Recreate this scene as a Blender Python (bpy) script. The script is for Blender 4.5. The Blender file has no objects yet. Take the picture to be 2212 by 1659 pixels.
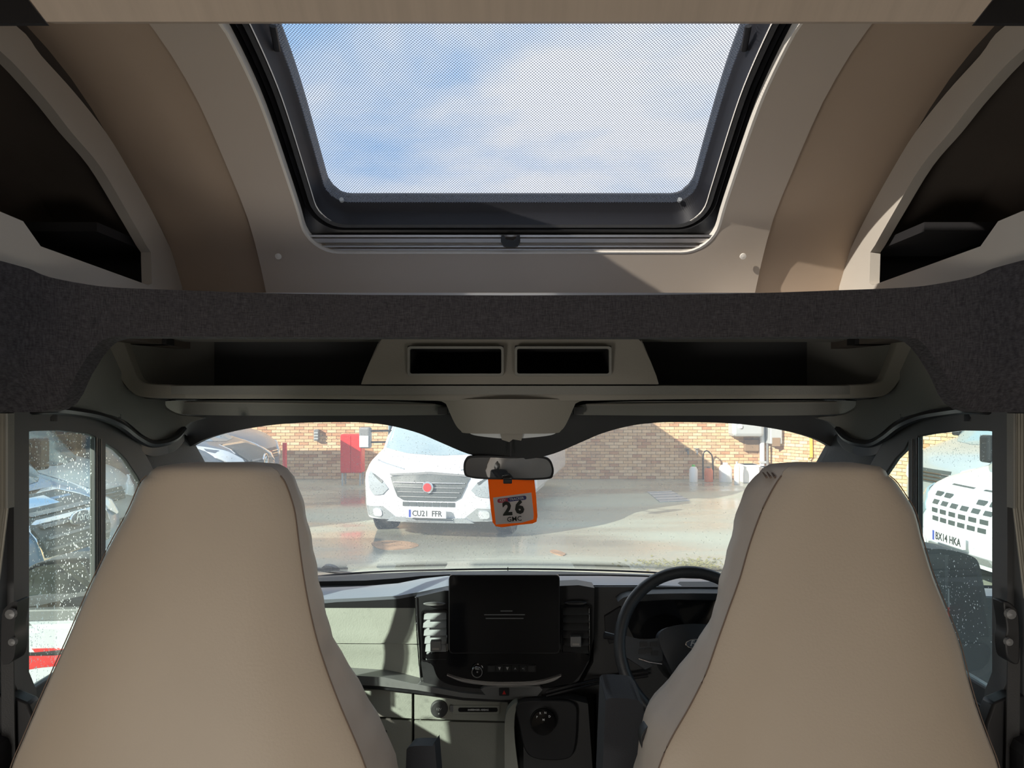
import bpy, bmesh, math, random
from mathutils import Vector, Matrix, geometry
random.seed(7)
sc = bpy.context.scene
COL = sc.collection
PI = math.pi

# ------------------------------------------------------------------ camera
F, CX, HZ, EYE = 1600.0, 1103.0, 866.0, 1.9
cd = bpy.data.cameras.new('camera'); cam = bpy.data.objects.new('camera', cd); COL.objects.link(cam)
cd.sensor_fit = 'HORIZONTAL'; cd.sensor_width = 36.0; cd.lens = 36.0 * F / 2212
cd.shift_x = (1106 - CX) / 2212; cd.shift_y = (HZ - 829.5) / 2212
cd.clip_start = 0.02; cd.clip_end = 300
cam.location = (0, 0, EYE); cam.rotation_euler = (PI / 2, 0, 0)
sc.camera = cam
# ------------------------------------------------------------------ world
sc.view_settings.view_transform = 'Standard'; sc.view_settings.look = 'None'
sc.view_settings.exposure = 0.0; sc.view_settings.gamma = 1.0
sc.view_settings.use_curve_mapping = False
sc.cycles.use_denoising = True
sc.cycles.max_bounces = 10; sc.cycles.transparent_max_bounces = 24
sc.cycles.sample_clamp_indirect = 6.0
sc.cycles.caustics_reflective = False; sc.cycles.caustics_refractive = False
w = bpy.data.worlds.new('sky'); sc.world = w; w.use_nodes = True
nt = w.node_tree; nt.nodes.clear()
tc = nt.nodes.new('ShaderNodeTexCoord'); mp = nt.nodes.new('ShaderNodeMapping')
mp.inputs['Scale'].default_value = (1.0, 1.4, 2.2); mp.inputs['Location'].default_value = (1.25, 0.5, 0.4)
nz = nt.nodes.new('ShaderNodeTexNoise'); nz.inputs['Scale'].default_value = 2.6; nz.inputs['Detail'].default_value = 6
nz.inputs['Roughness'].default_value = 0.5; nz.inputs['Distortion'].default_value = 0.3
cr = nt.nodes.new('ShaderNodeValToRGB')
cr.color_ramp.elements[0].position = 0.34; cr.color_ramp.elements[0].color = (0.36, 0.62, 1.0, 1)
cr.color_ramp.elements[1].position = 0.56; cr.color_ramp.elements[1].color = (0.93, 0.97, 1.04, 1)
bg = nt.nodes.new('ShaderNodeBackground'); bg.inputs['Strength'].default_value = 1.12
ow = nt.nodes.new('ShaderNodeOutputWorld')
nt.links.new(tc.outputs['Generated'], mp.inputs['Vector']); nt.links.new(mp.outputs[0], nz.inputs['Vector'])
nt.links.new(nz.outputs['Fac'], cr.inputs[0]); nt.links.new(cr.outputs[0], bg.inputs['Color']); nt.links.new(bg.outputs[0], ow.inputs[0])
# ------------------------------------------------------------------ sun and added fill lights
SUN = Vector((0.77, 0.64, -0.45)).normalized()
sl = bpy.data.lights.new('sun', 'SUN'); sl.energy = 8.5; sl.angle = 0.009; sl.color = (1.0, 0.94, 0.84)
so = bpy.data.objects.new('sun', sl); COL.objects.link(so)
so.rotation_euler = SUN.to_track_quat('-Z', 'Y').to_euler()
def area(name, loc, tgt, sx, sy, power, col):
    l = bpy.data.lights.new(name, 'AREA'); l.shape = 'RECTANGLE'; l.size = sx; l.size_y = sy; l.energy = power; l.color = col
    o = bpy.data.objects.new(name, l); COL.objects.link(o); o.location = loc
    o.rotation_euler = (Vector(tgt) - Vector(loc)).to_track_quat('-Z', 'Y').to_euler()
    return o
area('fill_low_left', (-1.0, -0.35, 1.0), (0.6, 1.1, 1.35), 0.7, 0.6, 15, (1.0, 0.95, 0.87))  # unseen fill standing in for daylight from behind; no door opening built
area('fill_low_right', (1.0, -0.6, 1.0), (-0.4, 1.2, 1.3), 0.7, 0.5, 8, (1.0, 0.95, 0.88))  # weaker unseen fill on the opposite side; no window built
area('fill_ceiling', (0.0, -1.5, 2.44), (0.0, -0.6, 1.0), 0.5, 0.5, 5, (1.0, 0.93, 0.84))  # fill added overhead to lift the interior; no lamp fitting built

# ------------------------------------------------------------------ materials
MATS = {}
def mat(name, col, rough=0.6, metal=0.0, spec=0.5, var=0.0, vscale=8.0, bump=0.0, bscale=60.0, stretch=(1, 1, 1), coat=0.0, emit=None, coord='Object'):
    m = bpy.data.materials.new(name); m.use_nodes = True; MATS[name] = m
    n = m.node_tree; b = n.nodes['Principled BSDF']
    b.inputs['Base Color'].default_value = (*col, 1); b.inputs['Roughness'].default_value = rough
    b.inputs['Metallic'].default_value = metal; b.inputs['Specular IOR Level'].default_value = spec
    b.inputs['Coat Weight'].default_value = coat; b.inputs['Coat Roughness'].default_value = 0.05
    if emit:
        b.inputs['Emission Color'].default_value = (*emit[0], 1); b.inputs['Emission Strength'].default_value = emit[1]
    if var or bump:
        t = n.nodes.new('ShaderNodeTexCoord'); mpn = n.nodes.new('ShaderNodeMapping'); mpn.inputs['Scale'].default_value = stretch
        n.links.new(t.outputs[coord], mpn.inputs[0])
    if var:
        x = n.nodes.new('ShaderNodeTexNoise'); x.inputs['Scale'].default_value = vscale; x.inputs['Detail'].default_value = 5
        r = n.nodes.new('ShaderNodeValToRGB')
        r.color_ramp.elements[0].position = 0.3; r.color_ramp.elements[1].position = 0.7
        r.color_ramp.elements[0].color = (*[max(0, c * (1 - var)) for c in col], 1)
        r.color_ramp.elements[1].color = (*[min(1, c * (1 + var)) for c in col], 1)
        n.links.new(mpn.outputs[0], x.inputs['Vector']); n.links.new(x.outputs['Fac'], r.inputs[0]); n.links.new(r.outputs[0], b.inputs['Base Color'])
    if bump:
        y = n.nodes.new('ShaderNodeTexNoise'); y.inputs['Scale'].default_value = bscale; y.inputs['Detail'].default_value = 3
        bp = n.nodes.new('ShaderNodeBump'); bp.inputs['Strength'].default_value = bump; bp.inputs['Distance'].default_value = 0.003
        n.links.new(mpn.outputs[0], y.inputs['Vector']); n.links.new(y.outputs['Fac'], bp.inputs['Height']); n.links.new(bp.outputs[0], b.inputs['Normal'])
    return m

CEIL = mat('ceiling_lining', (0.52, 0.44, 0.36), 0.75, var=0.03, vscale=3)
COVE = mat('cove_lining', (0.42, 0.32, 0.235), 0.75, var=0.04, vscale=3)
BOARD = mat('greige_board', (0.56, 0.51, 0.44), 0.55)
INNER = mat('locker_inside', (0.11, 0.09, 0.075), 0.8, var=0.15, vscale=4)
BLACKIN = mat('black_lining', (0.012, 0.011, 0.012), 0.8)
WOOD = mat('light_oak_board', (0.47, 0.385, 0.31), 0.5, var=0.07, vscale=5, stretch=(16, 1.0, 1.0))
GTRIM = mat('grey_cab_trim', (0.215, 0.21, 0.19), 0.6, bump=0.15, bscale=300)
GTRIM2 = mat('warm_grey_trim', (0.27, 0.25, 0.215), 0.6, bump=0.1, bscale=300)
DTRIM = mat('charcoal_trim', (0.045, 0.045, 0.046), 0.6, bump=0.2, bscale=400)
MTRIM = mat('mid_grey_door_trim', (0.10, 0.10, 0.10), 0.6)
BLK = mat('black_plastic', (0.018, 0.018, 0.02), 0.45)
FRM = mat('skylight_frame_black', (0.02, 0.02, 0.024), 0.5, spec=0.25)
RUB = mat('black_rubber', (0.02, 0.02, 0.022), 0.35)
GLOSS = mat('piano_black', (0.008, 0.008, 0.009), 0.12, coat=0.6)
ALU = mat('brushed_aluminium', (0.60, 0.58, 0.56), 0.32, metal=0.9)
CHROME = mat('chrome', (0.85, 0.85, 0.87), 0.08, metal=1.0)
WLINE = mat('cream_edge', (0.85, 0.80, 0.72), 0.4)
LEATH = mat('beige_leatherette', (0.50, 0.415, 0.325), 0.5, var=0.03, vscale=5, bump=0.12, bscale=220)
LEATH2 = mat('beige_leatherette_side', (0.53, 0.455, 0.39), 0.5, var=0.05, vscale=14, bump=0.25, bscale=25)
STITCH = mat('brown_stitching', (0.17, 0.12, 0.09), 0.7)
SAGE = mat('pale_sage_dash_plastic', (0.36, 0.37, 0.325), 0.6, var=0.05, vscale=12, bump=0.2, bscale=260)
DTOP = mat('dash_top_sky_tint', (0.27, 0.29, 0.34), 0.36, bump=0.1, bscale=300)  # bluish base colour stands in for sky reflected in the dash top
SLATE = mat('slate_shelf_plastic', (0.20, 0.20, 0.20), 0.35)
ARM = mat('charcoal_armrest_cloth', (0.028, 0.03, 0.036), 0.8, bump=0.3, bscale=400)
WPRINT = mat('white_print', (0.75, 0.76, 0.76), 0.5)
WHITE = mat('white_paint', (0.72, 0.73, 0.76), 0.25, coat=0.5)
REDP = mat('red_paint', (0.75, 0.03, 0.03), 0.35)
BLUEP = mat('blue_metallic_paint', (0.10, 0.20, 0.34), 0.28, metal=0.3, coat=0.6)
DBLUEP = mat('dark_slate_paint', (0.09, 0.12, 0.16), 0.3, metal=0.3, coat=0.6)
SILVP = mat('silver_paint', (0.50, 0.53, 0.55), 0.3, metal=0.4, coat=0.5)
DGLASS = mat('vehicle_dark_glass', (0.10, 0.14, 0.15), 0.08, spec=0.9)
TGLASS = mat('vehicle_pale_glass', (0.28, 0.36, 0.40), 0.10, spec=0.9)
LAMPG = mat('headlamp_lens', (0.75, 0.78, 0.80), 0.12, coat=0.8)
LAMPS = mat('smoked_headlamp', (0.35, 0.38, 0.40), 0.12, coat=0.8)
TYRE = mat('tyre_rubber', (0.03, 0.03, 0.032), 0.8)
GRILLE = mat('grille_dark', (0.07, 0.08, 0.08), 0.4)
PLATE = mat('plate_white', (0.85, 0.86, 0.88), 0.35)
PLATEY = mat('plate_text', (0.03, 0.03, 0.03), 0.5)
EUBLUE = mat('plate_blue', (0.03, 0.06, 0.35), 0.4)
ORANGE = mat('orange_card', (1.0, 0.30, 0.02), 0.5)
_n = ORANGE.node_tree; _t = _n.nodes.new('ShaderNodeBsdfTranslucent'); _t.inputs[0].default_value = (1.0, 0.33, 0.02, 1)
_m = _n.nodes.new('ShaderNodeMixShader'); _m.inputs[0].default_value = 0.6; _o = _n.nodes['Material Output']
_n.links.new(_n.nodes['Principled BSDF'].outputs[0], _m.inputs[1]); _n.links.new(_t.outputs[0], _m.inputs[2]); _n.links.new(_m.outputs[0], _o.inputs[0])
LABELM = mat('pale_pink_label', (0.92, 0.82, 0.80), 0.5)
INK = mat('black_ink', (0.02, 0.02, 0.015), 0.6)
PILLR = mat('red_pill', (0.62, 0.05, 0.10), 0.5)
PILLB = mat('navy_pill', (0.05, 0.05, 0.22), 0.5)
MORTAR = mat('mortar', (0.42, 0.30, 0.20), 0.9, var=0.1, vscale=3)
BRK = [mat('brick_tan', (0.60, 0.38, 0.22), 0.9, var=0.15, vscale=9), mat('brick_gold', (0.68, 0.45, 0.25), 0.9, var=0.12, vscale=9),
       mat('brick_rust', (0.52, 0.28, 0.15), 0.9, var=0.15, vscale=9), mat('brick_pale', (0.74, 0.53, 0.33), 0.9, var=0.1, vscale=9)]
YELLOW = mat('yellow_plastic', (0.85, 0.62, 0.06), 0.5)
GREENP = mat('green_plastic', (0.15, 0.60, 0.08), 0.5)
TUBO = mat('orange_red_plastic', (0.72, 0.20, 0.08), 0.5)
PIPEM = mat('grey_pipe', (0.45, 0.47, 0.48), 0.4)
BROWN = mat('brown_board', (0.26, 0.17, 0.10), 0.8)
LEAFM = mat('leaf_litter', (0.26, 0.24, 0.10), 0.9)
DIRT = mat('rusty_silt', (0.36, 0.22, 0.13), 0.9, var=0.3, vscale=6)
BLIND = mat('pleated_cloth', (0.34, 0.32, 0.27), 0.8)
FLOORM = mat('cab_floor_mat', (0.04, 0.04, 0.04), 0.9)
LIVW = mat('living_wall', (0.62, 0.57, 0.50), 0.7)
LIVD = mat('living_dark_panel', (0.10, 0.09, 0.09), 0.6)

def ground_mat():
    m = mat('wet_tarmac', (0.36, 0.37, 0.33), 0.45); n = m.node_tree; b = n.nodes['Principled BSDF']
    t = n.nodes.new('ShaderNodeTexCoord')
    a = n.nodes.new('ShaderNodeTexNoise'); a.inputs['Scale'].default_value = 0.35; a.inputs['Detail'].default_value = 6
    mp_ = n.nodes.new('ShaderNodeMapping'); mp_.inputs['Scale'].default_value = (0.6, 1.6, 1)
    n.links.new(t.outputs['Object'], mp_.inputs[0]); n.links.new(mp_.outputs[0], a.inputs['Vector'])
    r = n.nodes.new('ShaderNodeValToRGB'); e = r.color_ramp.elements
    e[0].position = 0.36; e[0].color = (0.30, 0.285, 0.235, 1); e[1].position = 0.62; e[1].color = (0.43, 0.46, 0.37, 1)
    n.links.new(a.outputs['Fac'], r.inputs[0]); n.links.new(r.outputs[0], b.inputs['Base Color'])
    r2 = n.nodes.new('ShaderNodeValToRGB'); e = r2.color_ramp.elements
    e[0].position = 0.38; e[0].color = (0.08, 0.08, 0.08, 1); e[1].position = 0.60; e[1].color = (0.5, 0.5, 0.5, 1)
    n.links.new(a.outputs['Fac'], r2.inputs[0]); n.links.new(r2.outputs[0], b.inputs['Roughness'])
    return m
GROUND = ground_mat()

def fabric_mat():
    m = mat('charcoal_weave', (0.05, 0.045, 0.05), 0.9); n = m.node_tree; b = n.nodes['Principled BSDF']
    t = n.nodes.new('ShaderNodeTexCoord')
    cols = []
    for sc_ in ((1500, 160, 160), (160, 160, 1500)):
        mp_ = n.nodes.new('ShaderNodeMapping'); mp_.inputs['Scale'].default_value = sc_
        x = n.nodes.new('ShaderNodeTexNoise'); x.inputs['Scale'].default_value = 0.6; x.inputs['Detail'].default_value = 2
        n.links.new(t.outputs['Object'], mp_.inputs[0]); n.links.new(mp_.outputs[0], x.inputs['Vector']); cols.append(x)
    ad = n.nodes.new('ShaderNodeMath'); ad.operation = 'ADD'
    n.links.new(cols[0].outputs['Fac'], ad.inputs[0]); n.links.new(cols[1].outputs['Fac'], ad.inputs[1])
    r = n.nodes.new('ShaderNodeValToRGB'); e = r.color_ramp.elements
    e[0].position = 0.34; e[0].color = (0.018, 0.016, 0.018, 1); e[1].position = 0.66; e[1].color = (0.072, 0.065, 0.069, 1)
    hf = n.nodes.new('ShaderNodeMath'); hf.operation = 'MULTIPLY'; hf.inputs[1].default_value = 0.5
    n.links.new(ad.outputs[0], hf.inputs[0]); n.links.new(hf.outputs[0], r.inputs[0]); n.links.new(r.outputs[0], b.inputs['Base Color'])
    bp = n.nodes.new('ShaderNodeBump'); bp.inputs['Strength'].default_value = 0.5; bp.inputs['Distance'].default_value = 0.001
    n.links.new(hf.outputs[0], bp.inputs['Height']); n.links.new(bp.outputs[0], b.inputs['Normal'])
    return m
FABRIC = fabric_mat()

def glass_mat(name, tint, haze=0.05, hz=(0.9, 0.92, 0.9)):
    m = bpy.data.materials.new(name); m.use_nodes = True; n = m.node_tree; n.nodes.clear()
    o = n.nodes.new('ShaderNodeOutputMaterial'); tr = n.nodes.new('ShaderNodeBsdfTransparent'); tr.inputs[0].default_value = (*tint, 1)
    gl = n.nodes.new('ShaderNodeBsdfGlossy'); gl.inputs['Roughness'].default_value = 0.02
    lw = n.nodes.new('ShaderNodeLayerWeight'); lw.inputs[0].default_value = 0.5
    pw_ = n.nodes.new('ShaderNodeMath'); pw_.operation = 'POWER'; pw_.inputs[1].default_value = 5
    fr = n.nodes.new('ShaderNodeMath'); fr.operation = 'MULTIPLY_ADD'; fr.inputs[1].default_value = 0.9; fr.inputs[2].default_value = 0.015
    n.links.new(lw.outputs['Facing'], pw_.inputs[0]); n.links.new(pw_.outputs[0], fr.inputs[0])
    tl = n.nodes.new('ShaderNodeBsdfTranslucent'); tl.inputs[0].default_value = (*hz, 1)
    m1 = n.nodes.new('ShaderNodeMixShader'); m1.inputs[0].default_value = haze
    m2 = n.nodes.new('ShaderNodeMixShader')
    n.links.new(tr.outputs[0], m1.inputs[1]); n.links.new(tl.outputs[0], m1.inputs[2])
    n.links.new(fr.outputs[0], m2.inputs[0]); n.links.new(m1.outputs[0], m2.inputs[1]); n.links.new(gl.outputs[0], m2.inputs[2])
    n.links.new(m2.outputs[0], o.inputs[0]); return m
WSGLASS = glass_mat('windscreen_glass', (0.96, 0.98, 0.97), 0.10)
SIDEGLASS = glass_mat('side_window_glass', (0.90, 0.98, 0.95), 0.03)
SKYGLASS = glass_mat('acrylic_skylight', (0.97, 0.97, 0.98), 0.02)
DROPM = glass_mat('raindrop_water', (0.95, 0.97, 1.0), 0.7, (1, 1, 1))

def screen_mat():
    m = bpy.data.materials.new('perforated_blackout_mesh'); m.use_nodes = True; n = m.node_tree; n.nodes.clear()
    o = n.nodes.new('ShaderNodeOutputMaterial'); tr = n.nodes.new('ShaderNodeBsdfTransparent')
    df = n.nodes.new('ShaderNodeBsdfDiffuse'); df.inputs[0].default_value = (0.25, 0.30, 0.42, 1)
    uv = n.nodes.new('ShaderNodeUVMap'); sp = n.nodes.new('ShaderNodeSeparateXYZ'); n.links.new(uv.outputs[0], sp.inputs[0])
    K = 2 * PI / 0.0060
    outs = []
    for ax in (0, 1):
        k = n.nodes.new('ShaderNodeMath'); k.operation = 'MULTIPLY'; k.inputs[1].default_value = K
        s = n.nodes.new('ShaderNodeMath'); s.operation = 'SINE'
        n.links.new(sp.outputs[ax], k.inputs[0]); n.links.new(k.outputs[0], s.inputs[0]); outs.append(s)
    p = n.nodes.new('ShaderNodeMath'); p.operation = 'MULTIPLY'
    n.links.new(outs[0].outputs[0], p.inputs[0]); n.links.new(outs[1].outputs[0], p.inputs[1])
    r = n.nodes.new('ShaderNodeMapRange'); r.inputs[1].default_value = -0.05; r.inputs[2].default_value = 0.45
    r.inputs[3].default_value = 0.0; r.inputs[4].default_value = 0.80
    n.links.new(p.outputs[0], r.inputs[0])
    mx = n.nodes.new('ShaderNodeMixShader'); n.links.new(r.outputs[0], mx.inputs[0])
    n.links.new(tr.outputs[0], mx.inputs[1]); n.links.new(df.outputs[0], mx.inputs[2]); n.links.new(mx.outputs[0], o.inputs[0])
    return m
SCREENM = screen_mat()

# ------------------------------------------------------------------ helpers
def P(px, py, Y): return Vector(((px - CX) / F * Y, Y, EYE - (py - HZ) / F * Y))
def thing(name, label=None, cat=None, loc=(0, 0, 0), rz=0, group=None, kind=None):
    o = bpy.data.objects.new(name, None); COL.objects.link(o); o.location = loc; o.rotation_euler = (0, 0, rz)
    o.empty_display_size = 0.05
    if label: o['label'] = label
    if cat: o['category'] = cat
    if group: o['group'] = group
    if kind: o['kind'] = kind
    return o
def tag(o, label=None, cat=None, group=None, kind=None):
    for k, v in (('label', label), ('category', cat), ('group', group), ('kind', kind)):
        if v: o[k] = v
    return o
def attach(o, parent, world=True):
    if parent is None: return o
    o.parent = parent
    if world:
        p = parent; T = Vector((0, 0, 0))
        if p.type == 'EMPTY' and not p.parent: o.matrix_parent_inverse = Matrix.Translation(-Vector(p.location))
    return o
def mk(name, verts, faces, m, parent=None, world=True, smooth=False, bevel=0.0, uvs=None, label=None):
    me = bpy.data.meshes.new(name); me.from_pydata([tuple(v) for v in verts], [], faces); me.update()
    bm = bmesh.new(); bm.from_mesh(me); bmesh.ops.recalc_face_normals(bm, faces=bm.faces); bm.to_mesh(me); bm.free()
    if uvs:
        ul = me.uv_layers.new(name='UVMap')
        for l in me.loops: ul.data[l.index].uv = uvs[l.vertex_index]
    if isinstance(m, (list, tuple)):
        for q in m: me.materials.append(q)
    else: me.materials.append(m)
    o = bpy.data.objects.new(name, me); COL.objects.link(o)
    if smooth:
        for p_ in me.polygons: p_.use_smooth = True
        if smooth != 'all':
            try: me.set_sharp_from_angle(angle=math.radians(38))
            except Exception: pass
    if bevel:
        b = o.modifiers.new('bevel', 'BEVEL'); b.width = bevel; b.segments = 2; b.limit_method = 'ANGLE'
    if label: o['label'] = label
    return attach(o, parent, world)
class MB:
    def __init__(s): s.v = []; s.f = []
    def add(s, v, f):
        n = len(s.v); s.v += [Vector(q) for q in v]; s.f += [tuple(i + n for i in q) for q in f]; return s
    def box(s, x0, x1, y0, y1, z0, z1, M=None):
        v = [Vector((x, y, z)) for x in (x0, x1) for y in (y0, y1) for z in (z0, z1)]
        if M: v = [M @ q for q in v]
        return s.add(v, [(0, 1, 3, 2), (4, 6, 7, 5), (0, 4, 5, 1), (2, 3, 7, 6), (0, 2, 6, 4), (1, 5, 7, 3)])
    def tube(s, pts, r, n=8, cap=True, sq=None):
        pts = [Vector(p) for p in pts]; rings = []
        for i, p in enumerate(pts):
            d = (pts[min(i + 1, len(pts) - 1)] - pts[max(i - 1, 0)]).normalized()
            up = Vector((0, 0, 1)) if abs(d.z) < 0.9 else Vector((1, 0, 0))
            a = d.cross(up).normalized(); b = a.cross(d).normalized()
            rr = r[i] if isinstance(r, (list, tuple)) else r; q = sq or 1.0
            rings.append([p + a * math.cos(2 * PI * k / n) * rr + b * math.sin(2 * PI * k / n) * rr * q for k in range(n)])
        v = [x for g in rings for x in g]; f = []
        for i in range(len(rings) - 1):
            for k in range(n): f.append((i * n + k, i * n + (k + 1) % n, (i + 1) * n + (k + 1) % n, (i + 1) * n + k))
        if cap: f.append(tuple(range(n))); f.append(tuple((len(rings) - 1) * n + k for k in range(n)))
        return s.add(v, f)
    def lathe(s, prof, M=None, n=20, cap=True):
        v = [Vector((r * math.cos(2 * PI * k / n), r * math.sin(2 * PI * k / n), z)) for r, z in prof for k in range(n)]
        if M: v = [M @ q for q in v]
        f = []
        for i in range(len(prof) - 1):
            for k in range(n): f.append((i * n + k, i * n + (k + 1) % n, (i + 1) * n + (k + 1) % n, (i + 1) * n + k))
        if cap: f.append(tuple(range(n))); f.append(tuple((len(prof) - 1) * n + k for k in range(n)))
        return s.add(v, f)
    def build(s, name, m, parent=None, **k): return mk(name, s.v, s.f, m, parent, **k)
def box(name, x0, x1, y0, y1, z0, z1, m, parent=None, bevel=0.0, **k): return MB().box(x0, x1, y0, y1, z0, z1).build(name, m, parent, bevel=bevel, **k)
def cat(pts, closed=False, n=6):
    out = []; L = len(pts); rng = range(L if closed else L - 1)
    for i in rng:
        g = [pts[(i + j) % L] if closed else pts[min(max(i + j, 0), L - 1)] for j in (-1, 0, 1, 2)]
        for k in range(n):
            t = k / n; d = len(g[0])
            out.append(tuple(0.5 * ((2 * g[1][c]) + (-g[0][c] + g[2][c]) * t + (2 * g[0][c] - 5 * g[1][c] + 4 * g[2][c] - g[3][c]) * t * t + (-g[0][c] + 3 * g[1][c] - 3 * g[2][c] + g[3][c]) * t ** 3) for c in range(d)))
    if not closed: out.append(tuple(pts[-1]))
    return out
def rrect(x0, x1, y0, y1, r, n=5):
    o = []
    for cx, cy, a in ((x1 - r, y1 - r, 0), (x0 + r, y1 - r, PI / 2), (x0 + r, y0 + r, PI), (x1 - r, y0 + r, 1.5 * PI)):
        for k in range(n + 1): o.append((cx + r * math.cos(a + PI / 2 * k / n), cy + r * math.sin(a + PI / 2 * k / n)))
    return o
def inside(p, poly):
    x, y = p; c = False; j = len(poly) - 1
    for i in range(len(poly)):
        a, b = poly[i], poly[j]
        if (a[1] > y) != (b[1] > y) and x < (b[0] - a[0]) * (y - a[1]) / (b[1] - a[1]) + a[0]: c = not c
        j = i
    return c
def resamp(poly, step):
    o = []
    for i in range(len(poly)):
        a, b = poly[i], poly[(i + 1) % len(poly)]; d = math.hypot(b[0] - a[0], b[1] - a[1]); n = max(1, int(math.ceil(d / step)))
        if d < 1e-9: continue
        for k in range(n): o.append((a[0] + (b[0] - a[0]) * k / n, a[1] + (b[1] - a[1]) * k / n))
    return o
def sheet(name, outline, mapf, m, parent=None, off=None, t=0.01, holes=(), step=30, grid=True, smooth=True, **k):
    """polygon (with holes) in a 2-D chart, carried into space by mapf and given thickness"""
    loops = [resamp(outline, step)] + [resamp(h, step) for h in holes]
    pts = []; ed = []
    for l in loops:
        n = len(pts); pts += l; ed += [(n + i, n + (i + 1) % len(l)) for i in range(len(l))]
    if grid:
        xs = [p[0] for p in outline]; ys = [p[1] for p in outline]; x = min(xs) + step * 0.5
        bd = list(pts)
        while x < max(xs):
            y = min(ys) + step * 0.5
            while y < max(ys):
                if inside((x, y), loops[0]) and not any(inside((x, y), h) for h in loops[1:]) and min((x - q[0]) ** 2 + (y - q[1]) ** 2 for q in bd) > (0.45 * step) ** 2: pts.append((x, y))
                y += step
            x += step
    V, E, T, *_ = geometry.delaunay_2d_cdt([Vector(p) for p in pts], ed, [], 0, 1e-7)
    T = [tr for tr in T if inside(((V[tr[0]].x + V[tr[1]].x + V[tr[2]].x) / 3, (V[tr[0]].y + V[tr[1]].y + V[tr[2]].y) / 3), loops[0]) and not any(inside(((V[tr[0]].x + V[tr[1]].x + V[tr[2]].x) / 3, (V[tr[0]].y + V[tr[1]].y + V[tr[2]].y) / 3), h) for h in loops[1:])]
    off = Vector(off) if off else Vector((0, t, 0))
    A = [Vector(mapf(p.x, p.y)) for p in V]; N = len(A); Bk = [a + off for a in A]
    cnt = {}
    for tr in T:
        for i in range(3):
            e = (tr[i], tr[(i + 1) % 3]); cnt.setdefault(tuple(sorted(e)), []).append(e)
    f = [tuple(tr) for tr in T] + [tuple(N + i for i in reversed(tr)) for tr in T]
    for es in cnt.values():
        if len(es) == 1: a, b = es[0]; f.append((b, a, N + a, N + b))
    return mk(name, A + Bk, f, m, parent, smooth=smooth, **k)
def pxmap(Y):
    if callable(Y): return lambda a, b: P(a, b, Y(a, b))
    return lambda a, b: P(a, b, Y)
def lerp(tab, x):
    if x <= tab[0][0]: return tab[0][1]
    for (a, u), (b, v) in zip(tab, tab[1:]):
        if x <= b: return u + (v - u) * (x - a) / (b - a)
    return tab[-1][1]
def gridmesh(name, rows, m, parent=None, closed=False, uvs=None, **k):
    n = len(rows[0]); v = [p for r in rows for p in r]; f = []
    for i in range(len(rows) - 1):
        for j in range(n if closed else n - 1): f.append((i * n + j, i * n + (j + 1) % n, (i + 1) * n + (j + 1) % n, (i + 1) * n + j))
    return mk(name, v, f, m, parent, uvs=uvs, **k)
def thick(o, t, off=1.0):
    s = o.modifiers.new('thickness', 'SOLIDIFY'); s.thickness = t; s.offset = off; return o
def text(name, s, size, loc, rot, m, parent=None, ext=0.0005, bold=0.0, shear=0.0, world=True, sx=1.0):
    c = bpy.data.curves.new(name, 'FONT'); c.body = s; c.size = size; c.align_x = 'CENTER'; c.align_y = 'CENTER'
    c.extrude = ext; c.offset = bold; c.shear = shear; c.resolution_u = 2; c.materials.append(m)
    tmp = bpy.data.objects.new('tmp', c); me = bpy.data.meshes.new_from_object(tmp); bpy.data.objects.remove(tmp)
    o = bpy.data.objects.new(name, me); COL.objects.link(o); o.location = loc; o.rotation_euler = rot; o.scale = (sx, 1, 1)
    return attach(o, parent, world)
FR = (PI / 2, 0, 0)
MIR = lambda pts: [(2 * CX - a, b) for a, b in pts][::-1]
def mp2(pts, s): return pts if s < 0 else MIR(pts)

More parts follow.
